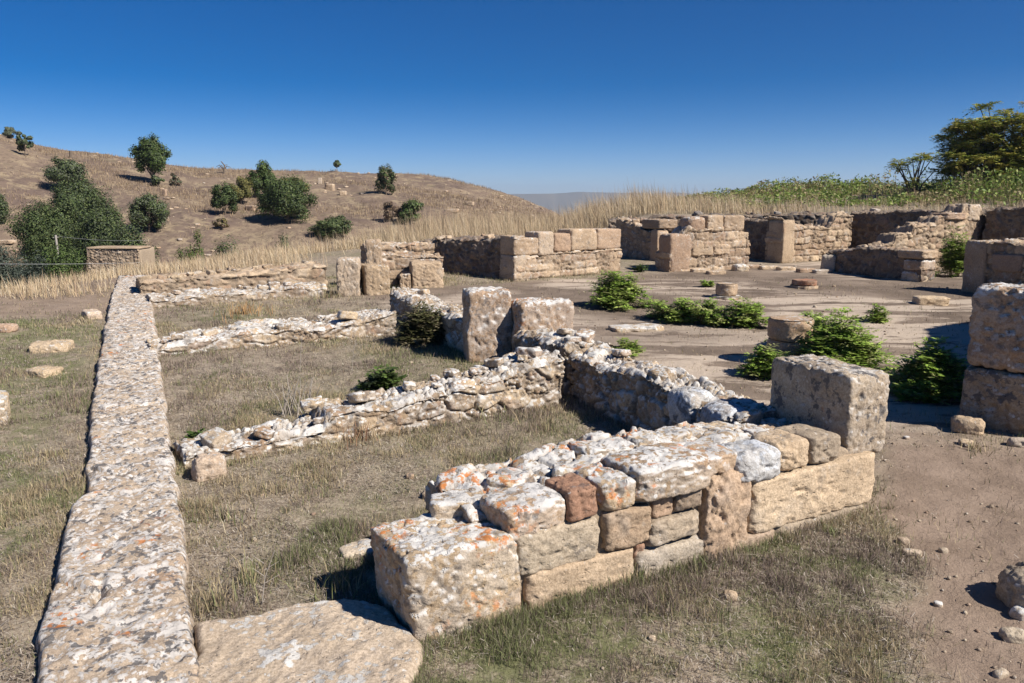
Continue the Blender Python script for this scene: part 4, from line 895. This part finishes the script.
# hut, pole, cable
def hut():
    Y = 33; x0, _, zt = at_depth(86, 247, Y); x1 = at_depth(138, 247, Y)[0]; zb = at_depth(100, 290, Y)[2]
    root = thing('stone_hut', ((x0 + x1)/2, Y, zb), 'small low stone hut with a straight coping among the trees on the left', 'hut')
    fr = Frame((x0, Y), (x1, Y), zb); hgt = zt - zb
    body = MB(); v, q = stone((x1 - x0 + .05, 1.4, hgt), 20, k=30, cuts=0, rough=.02); body.add(v + [(x0+x1)/2, Y + .8, zb + hgt/2 - .06], q); _put(body, 'wall_core', M['core'], root)
    v, q, ti, mo = shell(fr.L, .3, lambda t: hgt - .06, .05, .13, .09, .025, 'rubble', .03, .02); xy = fr.a + v[:, :1] * fr.e + (v[:, 1:2] - .02) * fr.n
    face = MB(); face.add(np.concatenate([xy, v[:, 2:] + zb], 1), q, tint=ti); o = _put(face, 'rubble_face', M['stone_far'], root)
    at = o.data.attributes.new('mortar', 'FLOAT', 'POINT'); at.data.foreach_set('value', mo.astype(np.float32))
    _put(block(fr, -.05, fr.L + .05, -.04, 1.3, hgt - .08, hgt - .01, n=14, k=14, cuts=2, cd=.02, rough=.03), 'coping', M['stone_tan'], root)
hut()
def pole():
    Y = 35; xb, _, _ = at_depth(58.5, 258, Y); xt, _, zt = at_depth(55.5, 235, Y); z0 = g1(xb, Y) - .2
    root = thing('utility_post', (xb, Y, z0), 'short leaning pale wooden post in front of the thicket', 'post')
    k = (zt - z0) / max(.1, zt - at_depth(58, 258, Y)[2]); xg = xt + (xb - xt) * k
    mb = MB(); tube(mb, [(xg, Y, z0), ((xg+xt)/2, Y, (z0+zt)/2), (xt, Y, zt)], .06, .045, 10); _put(mb, 'shaft', M['wood'], root)
    mb = MB(); tube(mb, [(xt - .12, Y, zt - .12), (xt + .12, Y, zt - .1)], .02, .02, 6); _put(mb, 'crossbar', M['wood'], root)
    mb = MB(); A = np.array(at_depth(-120, 261, 24)); B = np.array(at_depth(140, 262.5, 29))
    tube(mb, [A + (B - A) * t - [0, 0, .25 * 4 * t * (1 - t) * .3] for t in np.linspace(0, 1, 12)], .006, .006, 5)
    tag(mb.build('overhead_cable', M['cable'], origin=tuple(A)), 'thin pale cable crossing low in front of the trees at the left', 'cable')
    mb = MB(); A = np.array(at_depth(56, 236, 35)); B = np.array(at_depth(150, 240, 38))
    tube(mb, [A + (B - A) * t - [0, 0, .1 * 4 * t * (1 - t)] for t in np.linspace(0, 1, 12)], .004, .004, 5)
    tag(mb.build('overhead_cable', M['cable'], origin=tuple(A)), 'fainter cable running from the leaning post over the olive shrub', 'cable')
pole()

# leafy plants built from pinnate leaves
def pinnate(mb, base, d, L, nl, ls, col, droop=.5):
    """arrays: base (n,3), d (n,3) unit directions, L lengths"""
    n = len(base); f = np.repeat(np.linspace(.18, 1, nl)[None], n, 0)
    up = np.zeros((n, nl, 3)); up[..., 2] = -droop * (f ** 2) * L[:, None]
    P = base[:, None] + d[:, None] * (f * L[:, None])[..., None] + up
    side = np.cross(d, [0, 0, 1.0]); side /= np.linalg.norm(side, axis=1)[:, None] + 1e-6
    for s in (-1, 1):
        e = side[:, None] * s * .9 + d[:, None] * .5 + rng.normal(0, .18, (n, nl, 3)); e /= np.linalg.norm(e, axis=2)[..., None]; e[..., 2] -= .15
        w = np.cross(e, np.broadcast_to([0, 0, 1.0], e.shape)); w /= np.linalg.norm(w, axis=2)[..., None] + 1e-6; w = w + rng.normal(0, .2, w.shape)
        l = (ls * rng.uniform(.8, 1.2, (n, nl)) * (1 - .35 * np.abs(f - .45)))[..., None]
        V = np.stack([P, P + e*l*.5 + w*l*.19, P + e*l, P + e*l*.5 - w*l*.19], 2).reshape(-1, 3); m = n * nl
        mb.add(V, np.arange(m)[:, None] * 4 + np.arange(4)[None], col=np.repeat(np.repeat(col, nl, 0) * rng.uniform(.85, 1.15, (m, 1)), 4, 0))
LG = [(.25, .37, .06), (.31, .43, .08), (.19, .30, .05), (.38, .46, .12), (.34, .35, .14)]
def weed(label, px, py, w, h, cols=LG, dens=1.0, name='leafy_weed', pos=None, cat='plant'):
    p = hit(px, py) if pos is None else (*pos, g1(*pos)); x, y, z = p[:3]; s = y / 812; W_, H_ = w * s / 2 * 1.18, h * s * 1.12
    root = thing(name, (x, y, z), label, cat); mb = MB(); sb = MB(); ns = int(np.clip(w * h / 28 * dens, 7, 130))
    ph = rng.uniform(0, 6)
    for i in range(ns):
        a = rng.uniform(0, 2*PI); r = math.sqrt(rng.random()) * (1 + .35 * math.sin(3 * a + ph) + .2 * math.sin(5 * a + ph * 2)); ex, ey = math.cos(a)*r*W_, math.sin(a)*r*W_*.8; hh = H_ * max(.15, 1 - .6 * r**1.5) * rng.uniform(.5, 1.08)
        b = np.array([x + ex*.35, y + ey*.35, z - .02]); t = np.array([x + ex*.9, y + ey*.9, z + hh*.85]); m_ = (b + t)/2 + [ex*.05, ey*.05, hh*.08]
        tube(sb, [b, m_, t], .004, .002, 4)
        nv = max(7, int(hh / .03)); f = rng.uniform(.2, 1, nv); base = b + (m_ - b) * np.minimum(f*2, 1)[:, None] + (t - m_) * np.maximum(f*2 - 1, 0)[:, None]
        aa = rng.uniform(0, 2*PI, nv); el = rng.uniform(.05, .9, nv); d = np.stack([np.cos(aa)*np.cos(el), np.sin(aa)*np.cos(el), np.sin(el)], -1)
        L = rng.uniform(.09, .17, nv) * min(1.2, .4 + H_); pinnate(mb, base, d, L, 5, .060 * (1 + .02*y), pal(cols, nv) * rng.uniform(.8, 1.2), .35)
    _put(mb, 'leaves', M['leaf'], root, False); _put(sb, 'stems', M['leaf_stem'], root)
M['leaf_stem'] = simple('green_stem', (.17, .20, .07), (.24, .22, .10), 8)
weed('tallest bushy green weed in the courtyard, left of the column remains', 617, 308, 60, 42)
weed('spreading green weed behind the flat courtyard slab', 675, 320, 58, 27)
weed('low green weed joining the spreading weeds in mid courtyard', 708, 324, 50, 26)
weed('green weed just right of the small column stub', 744, 327, 46, 32)
weed('green weed at the left foot of the thick column stub', 768, 376, 46, 32)
weed('large bright green weed behind the big upright block', 838, 374, 84, 66, dens=1.1)
weed('green weed to the left behind the thick column stub', 812, 350, 62, 42)
weed('small lone weed on the courtyard floor right of the large weed', 873, 322, 26, 20)
weed('sprawling little plant at the near edge of the courtyard', 628, 354, 36, 18, dens=.8)
weed('dark green plant beside the two-block pillar', 930, 396, 66, 58)
weed('low dark plant spreading towards the path from the pillar', 915, 400, 40, 24)
weed('tall green plant growing in the gap beside the high rubble walls', 954, 288, 34, 48, pos=(9.0, 16.3))
weed('green plant at the right edge in front of the shaded walls', 1018, 292, 40, 26)
weed('tiny green sprig on the courtyard floor behind the small column stub', 707, 287, 12, 7)
weed('dark green tuft-like plant behind the crossing wall with white stones', 384, 392, 34, 28, DG[1:] + MG)
weed('small green sprout beside the long wall at the end of the crossing wall', 200, 440, 14, 8, MG)
weed('low weed at the foot of the jamb of the small shaded wall', 640, 272, 14, 8, MG)
weed('dull olive scrub clinging to the narrow rubble wall', 415, 352, 48, 46, [(.10, .10, .04), (.14, .14, .06), (.20, .17, .10)], pos=(-1.08, 9.35))
def dry_stalks():
    p = hit(296, 416); x, y, z = p[:3]; mb = MB()
    for i in range(26):
        a = rng.uniform(-.9, .9); l = rng.uniform(.15, .34); bx = x + rng.uniform(-.12, .12)
        tube(mb, [(bx, y + rng.uniform(-.06, .06), z - .01), (bx + a*l*.35, y, z + l*.6), (bx + a*l*.6, y + rng.uniform(-.05, .05), z + l)], .004, .002, 5)
    tag(mb.build('dry_stalks', M['twig'], origin=(x, y, z)), 'bundle of bleached dry stalks in the second room', 'dry plant')
dry_stalks()
def dry_stem_plants():
    for px, py, h, lb in ((262, 605, .26, 'single pale curved dry stem near the flat slab'), (300, 372, .5, 'thin dry stem standing in the second room'), (352, 372, .4, 'short thin dry stem near the middle of the second room')):
        p = hit(px, py); mb = MB(); x, y, z = p[:3]; tube(mb, [(x, y, z), (x + .02, y, z + h*.5), (x + .07, y, z + h)], .003, .0015, 5)
        for j in range(4): tube(mb, [(x + .02, y, z + h*(.4 + .12*j)), (x + .02 + (-1)**j*.06, y + .02, z + h*(.52 + .12*j))], .002, .001, 4)
        tag(mb.build('dry_plant', M['twig'], origin=(x, y, z)), lb, 'dry plant')
dry_stem_plants()

# the ailanthus-like trees on the terrace
TG = [(.30, .34, .07), (.38, .40, .09), (.45, .42, .10), (.22, .27, .06), (.50, .42, .11)]
def big_tree(label, px, Y, W_, H_, nr, zoff=0, trunks=3, ll=.45):
    x, y, _ = at_depth(px, 200, Y); z = g1(x, y); root = thing('leafy_tree', (x, y, z), label, 'tree'); mb = MB(); tb = MB()
    for i in range(nr):
        a = rng.uniform(0, 2*PI); u = rng.uniform(.15, 1); r = math.sqrt(u); zz = H_ * (rng.uniform(.45, .93) if r < .6 else rng.uniform(.3, .85)) * (1 - .22 * r)
        c = np.array([x + math.cos(a)*r*W_/2, y + math.sin(a)*r*W_*.4, z + zz]); nv = 16
        aa = rng.uniform(0, 2*PI, nv); el = rng.uniform(-.15, .8, nv); d = np.stack([np.cos(aa)*np.cos(el), np.sin(aa)*np.cos(el), np.sin(el)], -1)
        pinnate(mb, np.repeat(c[None], nv, 0), d, rng.uniform(.6, 1.1, nv) * ll, 8, ll * .30, pal(TG, nv) * rng.uniform(.7, 1.25), .45)
        k = i % trunks; bx = x + (k - (trunks-1)/2) * W_ * .12; tube(tb, [(bx, y, z - .1), (bx + (c[0]-bx)*.35, y + (c[1]-y)*.35, z + zz*.5), tuple(c)], .035, .012, 5)
    _put(mb, 'crown', M['leaf'], root, False); _put(tb, 'trunk', M['bark'], root)
big_tree('tallest spreading tree at the upper right edge', 1020, 28, 5.4, 3.7, 230, ll=.5)
big_tree('lower yellow-green tree in front of the tallest one at the right', 978, 27, 2.6, 2.1, 70, ll=.42)
big_tree('small umbrella-shaped sapling left of the right-hand trees', 912, 27.5, 1.5, 1.9, 13, trunks=2, ll=.36)
big_tree('dark understorey tree below the tallest one', 1040, 30, 4.5, 2.4, 60)

# ============================================================ far mountains
def mountains():
    n = 260; x = np.linspace(-1600, 2600, n); Y = 3700
    top = 1.8 + Y / 812 * (202 - (199 - 5.0 * np.exp(-((x - 620) / 420) ** 2) - 4 * np.exp(-((x - 120) / 300) ** 2) - 1.6 * fb2(x, x * 0, .006, 4, 71)))
    rows = []
    for f, dy in ((-.05, -700), (.25, -420), (.6, -200), (.9, -60), (1, 0), (.6, 200), (-.05, 500)):
        z = -62 + (top + 62) * f + (8 * fb2(x, x*0 + f*900, .012, 4, 72) if 0 < f < 1 else 0); rows.append(np.stack([x, np.full(n, Y + dy) + (60 * fb2(x, x*0 + f*500, .008, 3, 73)), z], -1))
    V = np.array(rows); i = np.arange(len(rows)-1)[:, None] * n; j = np.arange(n-1)[None]; q = np.stack([i+j, i+j+1, i+n+j+1, i+n+j], -1).reshape(-1, 4)
    mb = MB(); mb.add(V.reshape(-1, 3), q); o = mb.build('distant_hills', simple('distant_soil', (.20, .16, .12), (.14, .14, .09), .01)); tag(o, 'hazy mountain ridge on the horizon', 'hills', kind='structure')
mountains()

# ============================================================ air
def haze(dens=2.0e-4):
    me = bpy.data.meshes.new('haze'); x0, x1, y0, y1, z0, z1 = -4700, 4700, -200, 4700, -72, 90
    v = [(x, y, z) for x in (x0, x1) for y in (y0, y1) for z in (z0, z1)]
    me.from_pydata(v, [], [(0, 1, 3, 2), (4, 6, 7, 5), (0, 4, 5, 1), (2, 3, 7, 6), (0, 2, 6, 4), (1, 5, 7, 3)]); o = bpy.data.objects.new('haze', me); C.objects.link(o)
    m = bpy.data.materials.new('haze'); m.use_nodes = True; nt = m.node_tree; nt.nodes.clear(); out = nt.nodes.new('ShaderNodeOutputMaterial'); pv = nt.nodes.new('ShaderNodeVolumePrincipled')
    pv.inputs['Color'].default_value = (.66, .80, 1.0, 1); pv.inputs['Density'].default_value = dens; pv.inputs['Anisotropy'].default_value = .2; nt.links.new(pv.outputs[0], out.inputs['Volume']); me.materials.append(m)
    tag(o, 'pale air haze over the far plain', 'haze', kind='stuff')
haze()

# ============================================================ light, sky, camera
SUN = np.array([.86, -.51]); EL = math.radians(42)
sl = bpy.data.lights.new('sun', 'SUN'); sl.energy = 5.0; sl.angle = math.radians(.53); sl.color = (1, .945, .87)
so = bpy.data.objects.new('sun', sl); C.objects.link(so)
from mathutils import Vector
so.rotation_euler = Vector((SUN[0]*math.cos(EL), SUN[1]*math.cos(EL), math.sin(EL))).to_track_quat('Z', 'Y').to_euler()
w = bpy.data.worlds.new('World'); bpy.context.scene.world = w; w.use_nodes = True; nt = w.node_tree; nt.nodes.clear()
sky = nt.nodes.new('ShaderNodeTexSky'); sky.sky_type = 'NISHITA'; sky.sun_disc = False; sky.sun_elevation = EL; sky.sun_rotation = math.atan2(SUN[0], SUN[1])
sky.altitude = 700; sky.air_density = .75; sky.dust_density = .4; sky.ozone_density = 3.0
bg = nt.nodes.new('ShaderNodeBackground'); bg.inputs[1].default_value = .047; ou = nt.nodes.new('ShaderNodeOutputWorld')
hs = nt.nodes.new('ShaderNodeHueSaturation'); hs.inputs['Saturation'].default_value = 1.6; nt.links.new(sky.outputs[0], hs.inputs['Color']); mm = nt.nodes.new('ShaderNodeMix'); mm.data_type = 'RGBA'; mm.blend_type = 'MULTIPLY'; mm.inputs[0].default_value = 1; mm.inputs[7].default_value = (.98, .96, 1.20, 1); nt.links.new(hs.outputs[0], mm.inputs[6]); tc = nt.nodes.new('ShaderNodeTexCoord'); sx = nt.nodes.new('ShaderNodeSeparateXYZ'); nt.links.new(tc.outputs['Generated'], sx.inputs[0])
mr = nt.nodes.new('ShaderNodeMapRange'); mr.interpolation_type = 'SMOOTHSTEP'; nt.links.new(sx.outputs[2], mr.inputs['Value'])
for k, v in zip(('From Min', 'From Max', 'To Min', 'To Max'), (-.05, .16, 1.65, 1.0)): mr.inputs[k].default_value = v
vs = nt.nodes.new('ShaderNodeVectorMath'); vs.operation = 'SCALE'; nt.links.new(mm.outputs[2], vs.inputs[0]); nt.links.new(mr.outputs[0], vs.inputs['Scale']); nt.links.new(vs.outputs[0], bg.inputs[0]); nt.links.new(bg.outputs[0], ou.inputs[0])
cam = bpy.data.cameras.new('camera'); cam.sensor_width = 36; cam.lens = F * 36 / 1024; cam.clip_start = .05; cam.clip_end = 20000
co = bpy.data.objects.new('camera', cam); C.objects.link(co); co.location = (0, 0, H); co.rotation_euler = (math.radians(90) - PITCH, 0, 0)
sc = bpy.context.scene; sc.camera = co
sc.view_settings.view_transform = 'Standard'; sc.view_settings.look = 'None'; sc.view_settings.exposure = .52; sc.view_settings.gamma = 1
sc.cycles.max_bounces = 4; sc.cycles.diffuse_bounces = 1; sc.cycles.volume_bounces = 0; sc.cycles.use_denoising = True
print('verts', sum(len(o.data.vertices) for o in bpy.data.objects if o.type == 'MESH'))
